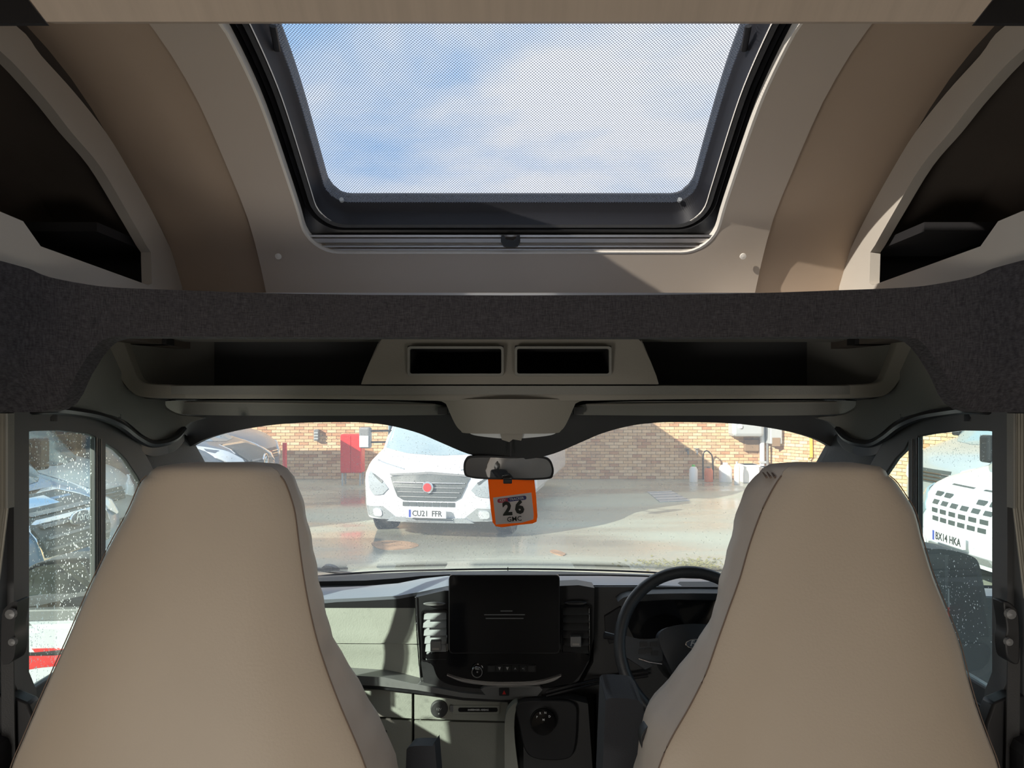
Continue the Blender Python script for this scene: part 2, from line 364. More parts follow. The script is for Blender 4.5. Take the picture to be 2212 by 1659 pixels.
# ================================================================== YARD (setting)
g = mk('ground', [(-40, -20, 0), (40, -20, 0), (40, 45, 0), (-40, 45, 0)], [(0, 1, 2, 3)], GROUND); tag(g, kind='structure')
WY = 18.0
def brickwall(name, A, B, H, keep, label_rows):
    """keep(cx,cz,length along) -> True: the brick is an object of its own"""
    A = Vector(A); B = Vector(B); L = (B - A).length; d = (B - A).normalized(); nrm = Vector((d.y, -d.x, 0))
    if nrm.y > 0: nrm = -nrm
    root = thing(name, kind='structure', loc=tuple(A))
    M = Matrix(((d.x, -nrm.x, 0, A.x), (d.y, -nrm.y, 0, A.y), (0, 0, 1, 0), (0, 0, 0, 1)))
    MB().box(0, L, 0.02, 0.25, 0, H, M).build('mortar_core', MORTAR, root)
    bl, bh, jt = 0.225, 0.075, 0.010
    bulk = MB(); shared = None; n = 0
    proto = {}
    for r in range(int(min(H, label_rows) / bh)):
        x = -(bl / 2 if r % 2 else 0)
        while x < L:
            x0, x1 = max(0, x + jt / 2), min(L, x + bl - jt / 2); z0, z1 = r * bh + jt / 2, (r + 1) * bh - jt / 2
            if x1 - x0 > 0.03:
                pr = random.uniform(0.0, 0.008)
                c = M @ Vector(((x0 + x1) / 2, 0, (z0 + z1) / 2))
                if keep(c, x1 - x0) and n < 300 and x1 - x0 > 0.2:
                    k = random.randrange(4)
                    if k not in proto:
                        me = MB().box(-(bl - jt) / 2, (bl - jt) / 2, 0, 0.03, -(bh - jt) / 2, (bh - jt) / 2)
                        o = me.build('brick', BRK[k], root, world=False); proto[k] = o.data
                    else:
                        o = bpy.data.objects.new('brick', proto[k]); COL.objects.link(o); o.parent = root
                    Ml = Matrix.Translation(-A) @ M @ Matrix.Translation(((x0 + x1) / 2, -pr, (z0 + z1) / 2))
                    o.matrix_parent_inverse = Matrix.Identity(4); o.matrix_local = Ml; n += 1
                else: bulk.box(x0, x1, -pr, 0.03, z0, z1, M)
            x += bl
    if bulk.v:
        o = bulk.build('brick_courses', BRK, root); o['kind'] = 'stuff'
        me = o.data; rnd = random.Random(3); pick = [rnd.choice((1, 1, 1, 3, 3, 3, 1, 0, 0, 2)) for _ in range(len(me.polygons) // 6 + 1)]
        for i, p_ in enumerate(me.polygons): p_.material_index = pick[i // 6]
    return root
def seen_left(c, l):
    px = CX + c.x / c.y * F; py = HZ - (c.z - EYE) / c.y * F
    return 560 < px < 745 and 905 < py < 1045
brickwall('wall_back', (-12, WY, 0), (6.25, WY, 0), 4.6, seen_left, 2.2)
brickwall('wall_yard_right', (6.25, WY, 0), (9.6, 12.4, 0), 4.6, lambda c, l: False, 2.2)

# ------------------------------------------------------------------ vehicles in the yard
def vehicle(name, label, loc, rz, paint, glass, style, coach=None, plate=None, badge=None, lamp=LAMPG, slats=4, longarm=False, hs=1.0, group=None):
    """front at local y=0 facing -y"""
    root = thing(name, label, 'car' if style == 'car' else 'van', loc, rz, group)
    hv = hs
    def zf(z):
        z /= hv
        return lerp([(0.2, 0.08), (0.45, 0.0), (0.78, 0.02), (0.93, 0.10), (1.04, 0.32), (1.18, 0.80), (2.02, 1.55), (2.12, 1.8)], z)
    def W(z): return lerp([(0.2, 0.98), (0.9, 1.03), (1.3, 1.02), (2.1, 0.95)], z / hv)
    def Fy(x, z, o=0.0):
        q = min(1.0, abs(x) / W(z)); return zf(z) + 0.09 * q * q + 0.20 * q ** 9 - o
    zs = [v * hv for v in (0.27, 0.34, 0.45, 0.6, 0.7, 0.78, 0.88, 0.98, 1.04, 1.10, 1.18, 1.28, 1.45, 1.65, 1.85, 2.02, 2.12)]
    us = [-1, -0.95, -0.88, -0.78, -0.6, -0.4, -0.2, 0, 0.2, 0.4, 0.6, 0.78, 0.88, 0.95, 1]
    LN = 4.6
    rows = []
    for z in zs:
        r = [Vector((-W(z), LN, z)), Vector((-W(z), 2.2, z))] + [Vector((u * W(z), Fy(u * W(z), z), z)) for u in us] + [Vector((W(z), 2.2, z)), Vector((W(z), LN, z))]
        rows.append(r)
    rows.append([Vector((p.x * 0.96, max(p.y, 1.95), 2.16 * hv)) for p in rows[-1]])
    rows.append([Vector((0, max(p.y, 2.2), 2.2 * hv)) for p in rows[-1]])
    gridmesh('body_shell', rows, paint, root, world=False, smooth=True)
    def plate_(nm, poly, m, o=0.012, t=0.03, step=0.12, lab=None):
        poly = [(a, b * hv) for a, b in poly]
        return sheet(nm, poly, lambda a, b: Vector((a, Fy(a, b, o), b)), m, root, off=(0, t, 0), step=step, world=False, label=lab)
    plate_('windscreen', [(-0.95, 1.20), (-0.5, 1.14), (0, 1.12), (0.5, 1.14), (0.95, 1.20), (0.88, 1.98), (0.4, 2.02), (-0.4, 2.02), (-0.88, 1.98)], glass)
    for s in (-1, 1):
        mbx = MB(); x = s * 0.995
        mbx.box(min(x, x + s * 0.012), max(x, x + s * 0.012), 1.25, 2.15, 1.3 * hv, 1.9 * hv); mbx.build('side_window', glass, root, world=False)
        wh = MB().lathe([(0.0, 0), (0.34, 0), (0.345, 0.03), (0.345, 0.2), (0.33, 0.23), (0.20, 0.235), (0.18, 0.21), (0.0, 0.21)], Matrix.Translation((s * 0.78, 0.98, 0.345)) @ Matrix.Rotation(s * PI / 2, 4, 'Y'), n=24)
        w_ = wh.build('wheel', TYRE, root, world=False, smooth=True)
        MB().lathe([(0.0, 0), (0.17, 0), (0.18, 0.01), (0.06, 0.03), (0, 0.03)], Matrix.Translation((s * 0.985, 0.98, 0.345)) @ Matrix.Rotation(s * PI / 2, 4, 'Y'), n=16).build('hub_cap', ALU, w_, world=False, smooth=True)
        MB().lathe([(0.36, 0), (0.40, 0), (0.40, 0.03), (0.36, 0.03)], Matrix.Translation((s * 0.985, 0.98, 0.36)) @ Matrix.Rotation(s * PI / 2, 4, 'Y'), n=24, cap=False).build('wheel_arch', BLK, root, world=False)
    if style == 'slat':      # wide dark grille of horizontal bars
        plate_('grille', [(-0.56, 0.86), (-0.3, 0.89), (0, 0.90), (0.3, 0.89), (0.56, 0.86), (0.44, 0.60), (0.36, 0.555), (-0.36, 0.555), (-0.44, 0.60)], GRILLE, 0.02)
        for i in range(slats):
            z = 0.60 + i * 0.063; hw = 0.40 + i * 0.035
            plate_('grille_slat', [(-hw, z), (hw, z), (hw, z + 0.009), (-hw, z + 0.009)], ALU, 0.035, 0.02)
        for s in (-1, 1):
            pts = [(0.58, 0.70), (0.66, 0.62), (0.80, 0.60), (0.88, 0.68), (0.93, 0.84), (0.90, 0.92), (0.80, 0.88), (0.66, 0.80)]
            h = plate_('headlight', [(s * a, b) for a, b in (pts if s > 0 else pts[::-1])], LAMPS, 0.015, step=0.08)
            plate_('indicator_strip', [(s * a, b) for a, b in [(0.66, 0.80), (0.80, 0.88), (0.86, 0.90), (0.80, 0.855), (0.68, 0.775)]][::s], GRILLE, 0.022, step=0.08)
            fp = rrect(0.68, 0.82, 0.31, 0.42, 0.04, 3); plate_('fog_light', [(s * a, b) for a, b in fp][::s], LAMPG, 0.02, step=0.08)
        for s in (-1, 1):
            plate_('bonnet_crease', [(s * a, b) for a, b in [(0.40, 0.955), (0.90, 1.05), (0.90, 1.062), (0.40, 0.966)]][::s], SILVP, 0.004, 0.01)
            plate_('corner_shade', [(s * a, b) for a, b in [(0.46, 0.30), (0.62, 0.27), (0.94, 0.30), (0.96, 0.44), (0.66, 0.46)]][::s], SILVP, 0.006, 0.02, step=0.08)  # grey plates paint the shading at the lower bumper corners
        plate_('grille_brow', [(-0.58, 0.90), (0, 0.935), (0.58, 0.90), (0.56, 0.875), (0, 0.905), (-0.56, 0.875)], SLATE, 0.025, 0.02)
        plate_('bumper_chin', [(-0.62, 0.25), (0.62, 0.25), (0.50, 0.32), (-0.50, 0.32)], LAMPS, 0.03, 0.04)
        for i in range(7):
            c = (i - 3) * 0.106; plate_('bumper_slot', [(c - 0.046, 0.475), (c + 0.046, 0.475), (c + 0.046, 0.53), (c - 0.046, 0.53)], GRILLE, 0.012, 0.02, lab=None)
        for z in (0.27, 0.30): plate_('lower_bar', [(-0.34, z), (0.34, z), (0.34, z + 0.012), (-0.34, z + 0.012)], LAMPS, 0.045, 0.02)
        pz = 0.385
    elif style == 'grid':     # white front with a grid of small openings
        for r in range(4):
            z = 0.63 + r * 0.085
            for i in range(6):
                if r == 3 and i in (2, 3): continue
                c = (i - 2.5) * 0.155 * (1 + 0.06 * r); plate_('grille_opening', [(c - 0.055, z), (c + 0.055, z), (c + 0.055, z + 0.045), (c - 0.055, z + 0.045)], GRILLE, 0.006, 0.02)
        for s in (-1, 1):
            c = s * 0.28; plate_('bonnet_slot', [(c - 0.20, 1.0), (c + 0.20, 1.0), (c + 0.20, 1.012), (c - 0.20, 1.012)], GRILLE, 0.006)
            hp = [(0.60, 0.72), (0.72, 0.64), (0.90, 0.66), (0.96, 0.80), (0.93, 0.97), (0.80, 0.93), (0.66, 0.84)]
            plate_('headlight', [(s * a, b) for a, b in hp][::s], TGLASS, 0.012, step=0.08)
            fp = rrect(0.64, 0.88, 0.32, 0.52, 0.06, 3); plate_('fog_surround', [(s * a, b) for a, b in fp][::s], WHITE, 0.03, step=0.08)
            fp = rrect(0.70, 0.82, 0.36, 0.46, 0.04, 3); plate_('fog_light', [(s * a, b) for a, b in fp][::s], LAMPS, 0.05, step=0.08)
        plate_('bumper_intake', [(-0.55, 0.33), (0.55, 0.33), (0.50, 0.39), (-0.50, 0.39)], SLATE, 0.03)
        pz = 0.50
    elif style == 'hex':      # tall six-sided grille, chrome edged
        hx = [(-0.42, 0.86 + .22), (0.42, 0.86 + .22), (0.55, 0.98), (0.44, 0.66), (-0.44, 0.66), (-0.55, 0.98)]
        plate_('grille_surround', [(a * 1.06, 0.87 + (b - 0.87) * 1.08) for a, b in hx], CHROME, 0.02, 0.03)
        plate_('grille', hx, GRILLE, 0.035, 0.03)
        for i in range(slats):
            z = 0.71 + i * 0.085; hw = 0.43
            plate_('grille_slat', [(-hw, z), (hw, z), (hw, z + 0.02), (-hw, z + 0.02)], SLATE, 0.055, 0.03)
        for s in (-1, 1):
            hp = [(0.60, 0.88), (0.72, 0.82), (0.88, 0.84), (0.97, 0.96), (0.95, 1.12), (0.82, 1.08), (0.66, 1.02)]
            plate_('headlight', [(s * a, b) for a, b in hp][::s], lamp, 0.018, step=0.08)
            fp = rrect(0.66, 0.84, 0.40, 0.50, 0.04, 3); plate_('fog_light', [(s * a, b) for a, b in fp][::s], LAMPS, 0.02, step=0.08)
        plate_('lower_intake', [(-0.6, 0.30), (0.6, 0.30), (0.52, 0.42), (-0.52, 0.42)], BLK, 0.02)
        pz = 0.54
    else:                     # car
        plate_('grille', [(-0.45, 0.66), (0.45, 0.66), (0.40, 0.82), (-0.40, 0.82)], GRILLE, 0.02)
        for i in range(3):
            z = 0.68 + i * 0.045; plate_('grille_slat', [(-0.42, z), (0.42, z), (0.42, z + 0.012), (-0.42, z + 0.012)], CHROME, 0.035)
        for s in (-1, 1):
            hp = [(0.50, 0.70), (0.66, 0.66), (0.90, 0.70), (0.96, 0.84), (0.90, 0.92), (0.60, 0.84)]
            plate_('headlight', [(s * a, b) for a, b in hp][::s], lamp, 0.018, step=0.08)
        plate_('lower_intake', [(-0.6, 0.30), (0.6, 0.30), (0.52, 0.42), (-0.52, 0.42)], BLK, 0.02)
        pz = 0.54
    if plate:
        yy = Fy(0, pz * hv, 0.085)
        pl = MB().box(-0.26, 0.26, yy, yy + 0.03, pz * hv - 0.056, pz * hv + 0.056).build('number_plate', PLATE, root, world=False)
        MB().box(-0.255, -0.225, yy - 0.002, yy + 0.01, pz * hv - 0.05, pz * hv + 0.05).build('country_band', EUBLUE, pl, world=False)
        for w_i, wd in enumerate(plate.split(' ')): text('plate_lettering', wd, 0.108, ((-0.095, 0.135)[w_i] if len(plate) < 10 else (-0.10, 0.125)[w_i], yy - 0.003, pz * hv), FR, PLATEY, pl, 0.001, 0.002, world=False, sx=0.86 if len(plate) < 10 else 0.62)
    if badge == 'round_red':
        z = 0.735 * hv; M = Matrix.Translation((0, Fy(0, z, 0.05), z)) @ Matrix.Rotation(PI / 2, 4, 'X')
        b = MB().lathe([(0, 0), (0.075, 0), (0.08, 0.01), (0.07, 0.02), (0, 0.02)], M).build('emblem', CHROME, root, world=False, smooth=True)
        MB().lathe([(0, 0.02), (0.058, 0.02), (0.055, 0.026), (0, 0.028)], M).build('emblem_disc', REDP, b, world=False, smooth=True)
    if badge == 'oval':
        z = 0.90 * hv; M = Matrix.Translation((0, Fy(0, z, 0.075), z)) @ Matrix.Rotation(PI / 2, 4, 'X') @ Matrix.Diagonal((1.0, 0.42, 1, 1))
        b = MB().lathe([(0, 0), (0.145, 0), (0.15, 0.008), (0.14, 0.016), (0, 0.016)], M, n=32).build('emblem', CHROME, root, world=False, smooth=True)
        MB().lathe([(0, 0.016), (0.134, 0.016), (0.13, 0.02), (0, 0.021)], M, n=32).build('emblem_disc', DBLUEP, b, world=False)
        text('emblem_script', 'Ford', 0.10, (0, Fy(0, z, 0.10), z + 0.005), FR, WPRINT, b, 0.001, 0.001, 0.35, world=False)
    if badge == 'ring':
        z = 0.87 * hv; M = Matrix.Translation((0, Fy(0, z, 0.07), z)) @ Matrix.Rotation(PI / 2, 4, 'X')
        b = MB().lathe([(0.085, 0), (0.10, 0), (0.10, 0.02), (0.085, 0.02), (0.085, 0)], M, cap=False).build('emblem', CHROME, root, world=False, smooth=True)
        for zz, wd in ((0.028, 0.055), (-0.03, 0.065)):
            mb = MB()
            for (x0, z0), (x1, z1) in (((-wd, 0.035), (-wd * 0.4, -0.035)), ((-wd * 0.4, -0.035), (0, 0.02)), ((0, 0.02), (wd * 0.4, -0.035)), ((wd * 0.4, -0.035), (wd, 0.035))):
                if zz > 0 and abs(z0) + abs(z1) > 0 and ((x0, x1) in ((-wd, -wd * 0.4), (wd * 0.4, wd))): pass
                y = Fy(0, z, 0.08); mb.tube([(x0, y, z + zz + z0 * 0.9), (x1, y, z + zz + z1 * 0.9)], 0.007, 5)
            mb.build('emblem_letter', CHROME, b, world=False)
    if style != 'car' or True:
        for s in (-1, 1):
            r = 0.24 if longarm else 0.08
            mr = thing('door_mirror'); mr.parent = root
            zc = 1.20 * hv
            MB().box(*(sorted((s * (0.98 + r), s * (1.16 + r)))), 1.02, 1.14, zc - 0.02, zc + 0.30).build('mirror_housing', SLATE if longarm else BLK, mr, world=False, bevel=0.03)
            for zz in (zc + 0.07, zc + 0.24): MB().tube([(s * 0.94, 1.25, zz), (s * (1.0 + r), 1.08, zz)], 0.016, 6).build('mirror_arm', BLK, mr, world=False)
            if longarm: MB().box(*(sorted((s * (1.0 + r), s * (1.14 + r)))), 1.012, 1.022, zc + 0.0, zc + 0.17).build('indicator_panel', LAMPG, mr, world=False)
    if coach:
        cw, ch = coach
        v = []
        prof = [(2.35, 0.42), (LN + 2.4, 0.42), (LN + 2.4, ch), (2.3, ch), (1.75, ch - 0.25), (1.55, 2.12 * hv), (2.3, 2.0 * hv)]
        n = len(prof)
        for s in (-1, 1): v += [Vector((s * cw, y, z)) for y, z in prof]
        f = [tuple(range(n)), tuple(range(2 * n - 1, n - 1, -1))] + [(i, (i + 1) % n, n + (i + 1) % n, n + i) for i in range(n)]
        mk('coach_body', v, f, paint if paint is WHITE else SILVP, root, world=False, bevel=0.05)
        for s in (-1, 1):
            MB().box(*(sorted((s * cw, s * (cw + 0.01)))), 3.2, 4.3, 1.45, 2.0).build('coach_window', glass, root, world=False, bevel=0.0)
    return root

vehicle('motorhome', 'white motorhome parked nose-on in the yard, slatted grille with red badge', (-1.11, 10.0, 0), -math.radians(10), WHITE, TGLASS, 'slat', coach=(1.15, 2.75), plate='CU21 FFR', badge='round_red', longarm=True)
vehicle('motorhome', 'blue van-based motorhome outside the passenger door window', (-3.6, 6.2, 0), PI / 2, BLUEP, DGLASS, 'hex', plate='AUTO TRAIL', badge='oval', slats=4, hs=1.03)
vehicle('silver_van', 'silver van parked between the blue motorhome and the dark van', (-4.9, 9.0, 0), PI / 2, SILVP, DGLASS, 'car', hs=1.0)
vehicle('panel_van', 'dark slate van with a ring badge, left end of windscreen view', (-3.75, 11.3, 0), PI / 2, DBLUEP, TGLASS, 'hex', badge='ring', slats=3, hs=1.15)
vehicle('parked_car', 'small dark blue car by the brick wall behind the slate van', (-4.65, 14.4, 0), PI / 2, BLUEP, DGLASS, 'car', hs=1.2)
vehicle('motorhome', 'sunlit white motorhome with grid grille outside the driver door window', (4.5, 7.5, 0), -PI / 2, WHITE, TGLASS, 'grid', coach=(1.15, 2.8), plate='BX14 HKA')
vehicle('parked_car', 'silver car beyond the white motorhome, seen past the driver headrest', (5.9, 10.4, 0), -PI / 2, SILVP, TGLASS, 'car', hs=1.15)

# ------------------------------------------------------------------ small things along the wall
def wpt(px, py, Y=WY - 0.25): return P(px, py, Y)
r = thing('red_cabinet', 'red metal cabinet on legs against the wall left of the white motorhome', 'cabinet', tuple(wpt(757, 1040, 16.6)))
a = P(735, 938, 16.6); b = P(781, 1022, 16.6)
MB().box(a.x, b.x, 16.6, 17.0, b.z, a.z).build('cabinet_body', REDP, r, bevel=0.02)
MB().box(a.x + 0.02, (a.x + b.x) / 2 - 0.01, 16.58, 16.61, b.z + 0.03, a.z - 0.03).build('door', REDP, r)
MB().box((a.x + b.x) / 2 + 0.01, b.x - 0.02, 16.58, 16.61, b.z + 0.03, a.z - 0.03).build('door', REDP, r)
for x in (a.x + 0.04, b.x - 0.04):
    for y in (16.65, 16.95): MB().box(x - 0.02, x + 0.02, y - 0.02, y + 0.02, 0, b.z).build('leg', PIPEM, r)
a = wpt(680, 935); r = thing('wall_vent', 'small grey outlet box on the brick wall left of red cabinet', 'vent', (a.x, WY - 0.2, a.z - 0.2))
MB().box(a.x - 0.06, a.x + 0.06, WY - 0.14, WY, a.z - 0.2, a.z + 0.08).build('vent_body', SLATE, r, bevel=0.02)
for i in range(3): MB().box(a.x - 0.05, a.x + 0.05, WY - 0.16, WY - 0.13, a.z - 0.16 + i * 0.07, a.z - 0.13 + i * 0.07).build('louvre', PIPEM, r)
a = P(615, 1020, 16.8); r = MB().tube([(a.x, 16.8, 0), (a.x, 16.8, 0.95)], 0.05, 10).build('marker_post', REDP); tag(r, 'short red marker post by the wall beyond the dark van', 'post')
def jug(px, w_, h_, m, capm, label, name='plastic_container'):
    y = WY - 0.6 - (0.5 if px == 1592 else 0); p = P(px, 1036, y); x = p.x
    r = thing(name, label, 'container', (x, y, 0))
    pr = [(0, 0), (w_ * 0.48, 0), (w_ * 0.5, 0.02), (w_ * 0.5, h_ * 0.72), (w_ * 0.36, h_ * 0.86), (w_ * 0.16, h_ * 0.9), (w_ * 0.16, h_ * 0.94), (0, h_ * 0.94)]
    MB().lathe(pr, Matrix.Translation((x, y, 0)), n=16).build('container_body', m, r, smooth=True)
    MB().lathe([(0, h_ * 0.9), (w_ * 0.2, h_ * 0.9), (w_ * 0.2, h_), (0, h_)], Matrix.Translation((x, y, 0)), n=12).build('cap', capm, r)
    return r
jug(1498, 0.20, 0.40, PLATE, GREENP, 'white bottle with a green spray cap at the wall foot')
jug(1531, 0.20, 0.36, TUBO, SLATE, 'orange and white tub with dark lid under the hose')
jug(1567, 0.30, 0.45, PLATE, PLATE, 'large white drum right of the orange tub')
jug(1592, 0.13, 0.52, PLATE, PIPEM, 'slim white bottle in front of the white crates')
for i, (px, w_, h_, l) in enumerate(((1618, 0.36, 0.42, 'low white crate beside slim white bottle'), (1660, 0.36, 0.36, 'white crate at foot of the downpipe'))):
    p = P(px, 1036, WY - 0.7); r = thing('white_crate', l, 'crate', (p.x, WY - 0.7, 0))
    MB().box(p.x - w_ / 2, p.x + w_ / 2, WY - 0.9, WY - 0.45, 0, h_).build('crate_body', PLATE, r, bevel=0.02)
    MB().box(p.x - w_ / 2 - 0.015, p.x + w_ / 2 + 0.015, WY - 0.915, WY - 0.435, h_ - 0.05, h_).build('rim', PLATE, r, bevel=0.01)
for px in (1489, 1509):
    a = wpt(px, 975); r = thing('wall_tap', 'brass tap on the brick wall above the white bottle, %s' % ('nearer the shadow edge' if px < 1500 else 'nearer the hose'), 'tap', (a.x, WY - 0.15, a.z))
    MB().tube([(a.x, WY, a.z), (a.x, WY - 0.12, a.z), (a.x, WY - 0.14, a.z - 0.08)], 0.025, 8).build('spout', SLATE, r)
    MB().lathe([(0, 0), (0.06, 0), (0.06, 0.02), (0, 0.02)], Matrix.Translation((a.x, WY - 0.07, a.z + 0.04)), n=10).build('handle', SLATE, r)
c = [wpt(1519, 1036, WY - 0.1), wpt(1519, 985), wpt(1525, 974), wpt(1533, 978), wpt(1539, 990), wpt(1541, 1036, WY - 0.1)]
r = MB().tube([Vector(q) for q in cat([tuple(v) for v in c], n=5)], 0.018, 6).build('garden_hose', RUB, smooth=True); tag(r, 'dark hose looped on the wall above the orange tub', 'hose')
a = wpt(1655, 900); r = thing('downpipe', 'pale downpipe with dark shadow gap at the wall corner', 'pipe', (a.x, WY - 0.25, 0))
MB().tube([(a.x - 0.05, WY - 0.12, 0), (a.x - 0.05, WY - 0.12, 3.2)], 0.06, 10).build('pipe', PLATE, r, smooth=True)
MB().tube([(a.x + 0.05, WY - 0.2, 0), (a.x + 0.05, WY - 0.2, 3.2)], 0.03, 8).build('shadow_gap_strip', SLATE, r, smooth=True)  # dark strip stands in for the shadow gap beside the pipe
for z in (0.4, 1.3): MB().box(a.x - 0.12, a.x + 0.09, WY - 0.2, WY - 0.05, z, z + 0.05).build('bracket', PIPEM, r)
a = wpt(1578, 905); b = wpt(1646, 943); r = thing('wall_heater_box', 'rounded grey box high on the brick wall left of the downpipe', 'box', (a.x, WY - 0.4, b.z))
MB().box(a.x, b.x, WY - 0.45, WY, b.z, a.z + 0.15).build('housing', PIPEM, r, bevel=0.08)
MB().lathe([(0, 0), (0.06, 0), (0.05, 0.03), (0, 0.04)], Matrix.Translation((a.x + 0.17, WY - 0.45, b.z + 0.25)) @ Matrix.Rotation(PI / 2, 4, 'X')).build('dial', PLATE, r)
a = wpt(1613, 950); b = wpt(1645, 976); r = MB().box(a.x, b.x, WY - 0.1, WY, b.z, a.z).build('notice_board', BROWN, bevel=0.02); tag(r, 'small brown board on the wall under the grey box', 'board')
a = P(1674, 936, 17.6); r = thing('meter_box', 'small dark meter box right of the downpipe', 'box', (a.x, 17.6, a.z - 0.3))
MB().box(a.x - 0.14, a.x + 0.14, 17.5, 17.95, a.z - 0.25, a.z + 0.15).build('housing', PIPEM, r, bevel=0.02); MB().box(a.x - 0.1, a.x + 0.08, 17.48, 17.52, a.z - 0.3, a.z - 0.1).build('cover', BROWN, r)
a = P(1752, 945, 16.88); r = MB().tube([(a.x, 16.88, a.z), (a.x, 16.86, a.z - 0.45), (a.x - 0.06, 16.88, a.z - 0.5)], 0.035, 8).build('yellow_hose', YELLOW, smooth=True); tag(r, 'yellow hose hanging on the sunlit wall near the driver side pillar', 'hose')
# manhole cover, silt and leaves on the ground
def gp(px, py, z=0.0): Y = (EYE - z) * F / (py - HZ); return Vector(((px - CX) / F * Y, Y, z))
r = thing('drain_cover', 'grey steel drain cover set in the yard tarmac right of centre', 'drain cover', tuple(gp(1440, 1072)))
q = [gp(1398, 1063), gp(1450, 1061), gp(1490, 1082), gp(1425, 1085)]
mk('cover_plate', [v + Vector((0, 0, 0.012)) for v in q] + [v - Vector((0, 0, 0.01)) for v in q], [(0, 1, 2, 3), (7, 6, 5, 4), (0, 4, 5, 1), (1, 5, 6, 2), (2, 6, 7, 3), (3, 7, 4, 0)], PIPEM, r)
for k in range(4):
    u = (k + 0.5) / 4; MB().tube([q[0].lerp(q[3], u) + Vector((0, 0, 0.014)), q[1].lerp(q[2], u) + Vector((0, 0, 0.014))], 0.006, 4).build('rib', SLATE, r)
def patch(name, outl, m, label, c, z=0.004):
    o = sheet(name, [(a_, b_) for a_, b_ in cat(outl, True, 4)], lambda a_, b_: gp(a_, b_) + Vector((0, 0, z)), m, None, off=(0, 0, -z), step=14); return tag(o, label, c, kind='stuff')
patch('silt_patch', [(802, 1174), (830, 1168), (880, 1170), (905, 1178), (880, 1186), (825, 1187)], DIRT, 'rust brown silt patch on the ground in front of the white motorhome', 'silt')
patch('tyre_scrap', [(1188, 1192), (1200, 1189), (1222, 1197), (1212, 1201)], DIRT, 'small brown scrap lying on the tarmac right of centre', 'scrap', 0.01)
mb = MB()
for i in range(420):
    a_ = random.gauss(1500, 28); b_ = random.gauss(1222, 7)
    if i % 4 == 0: a_ = random.gauss(1420, 35); b_ = random.gauss(1220, 5)
    c = gp(a_, b_); s = random.uniform(0.01, 0.03); t = random.uniform(0, PI); d = Vector((math.cos(t), math.sin(t), 0.3)) * s; e = Vector((-math.sin(t), math.cos(t), 0.1)) * s * 0.6
    c.z = 0.012; mb.add([c - d, c - e, c + d, c + e, c + Vector((0, 0, -0.008))], [(0, 1, 2, 3), (0, 4, 1), (1, 4, 2), (2, 4, 3), (3, 4, 0)])
tag(mb.build('leaf_litter', LEAFM), 'scatter of dead leaves on the tarmac just beyond the steering wheel', 'leaves', kind='stuff')

# ================================================================== OWN VEHICLE: roof lining
PROF = [(0.575 * F / (CX - a), 0) for a in ()]
edge = [(320, 50), (343, 77), (401, 170), (443, 251), (501, 386), (536, 474), (559, 559), (575, 632)]
pr = [(0.575 * F / (CX - a), EYE + (HZ - b) / F * (0.575 * F / (CX - a))) for a, b in edge]
prof = [(-3.2, 2.53), (-1.0, 2.53), (0.5, 2.53), (0.95, 2.522)] + pr + [(1.775, 2.11), (1.79, 2.06)]
profs = cat(prof, n=8)
SL = [0.0]
for a, b in zip(profs, profs[1:]): SL.append(SL[-1] + math.hypot(b[0] - a[0], b[1] - a[1]))
def at_s(s, off=0.0):
    i = 0
    while i < len(SL) - 2 and SL[i + 1] < s: i += 1
    t = (s - SL[i]) / max(1e-9, SL[i + 1] - SL[i]); a, b = profs[i], profs[i + 1]
    j0, j1 = max(0, i - 1), min(len(profs) - 1, i + 2)
    ty, tz = profs[j1][0] - profs[j0][0], profs[j1][1] - profs[j0][1]; L = math.hypot(ty, tz)
    return Vector((0, a[0] + (b[0] - a[0]) * t - tz / L * off, a[1] + (b[1] - a[1]) * t + ty / L * off))
def s_px(py, off=0.0):
    lo, hi = SL[8 * 3], SL[-1]
    for _ in range(40):
        md = (lo + hi) / 2; p = at_s(md, off); y = HZ - (p.z - EYE) / p.y * F
        if y < py: lo = md
        else: hi = md
    return lo
def roofmap(off=0.0): return lambda x, s: Vector((x, 0, 0)) + at_s(s, off)
S0 = 0.0; S1 = SL[-1]; sF = s_px(546); sB = s_px(47) - 0.40
def loop(w_, sfront, r_, sback=None):
    sb = sback if sback is not None else sB
    a_ = rrect(-w_, w_, sb, sfront, r_, 8); o = []
    for i in range(len(a_)):
        p, q = a_[i], a_[(i + 1) % len(a_)]; n = 28 if i % 9 == 8 else 1
        for k in range(n): o.append((p[0] + (q[0] - p[0]) * k / n, p[1] + (q[1] - p[1]) * k / n))
    return o
ceil = thing('ceiling', kind='structure', loc=(0, 1.4, 2.4))
sheet('roof_panel', [(-0.575, S0), (0.575, S0), (0.575, S1), (-0.575, S1)], roofmap(0), CEIL, ceil, off=(0, 0.004, 0.014), holes=[loop(0.462, sF, 0.075)], step=0.06)
for s in (-1, 1):
    sheet('locker_roof', [(s * 0.79, S0), (s * 1.1, S0), (s * 1.1, S1), (s * 0.79, S1)][::s], roofmap(0.024), INNER, ceil, off=(0, 0.004, 0.014), step=0.09)
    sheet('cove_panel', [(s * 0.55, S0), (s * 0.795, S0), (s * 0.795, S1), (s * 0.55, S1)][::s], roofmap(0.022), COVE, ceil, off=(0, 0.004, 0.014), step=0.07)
    p = at_s(s_px(552)); x = s * 0.525
    MB().lathe([(0, 0), (0.0075, 0), (0.007, 0.002), (0, 0.003)], Matrix.Translation((x, p.y - 0.012, p.z - 0.004)) @ Matrix.Rotation(PI * 0.68, 4, 'X'), n=14).build('screw_cap', WLINE, ceil, smooth=True)
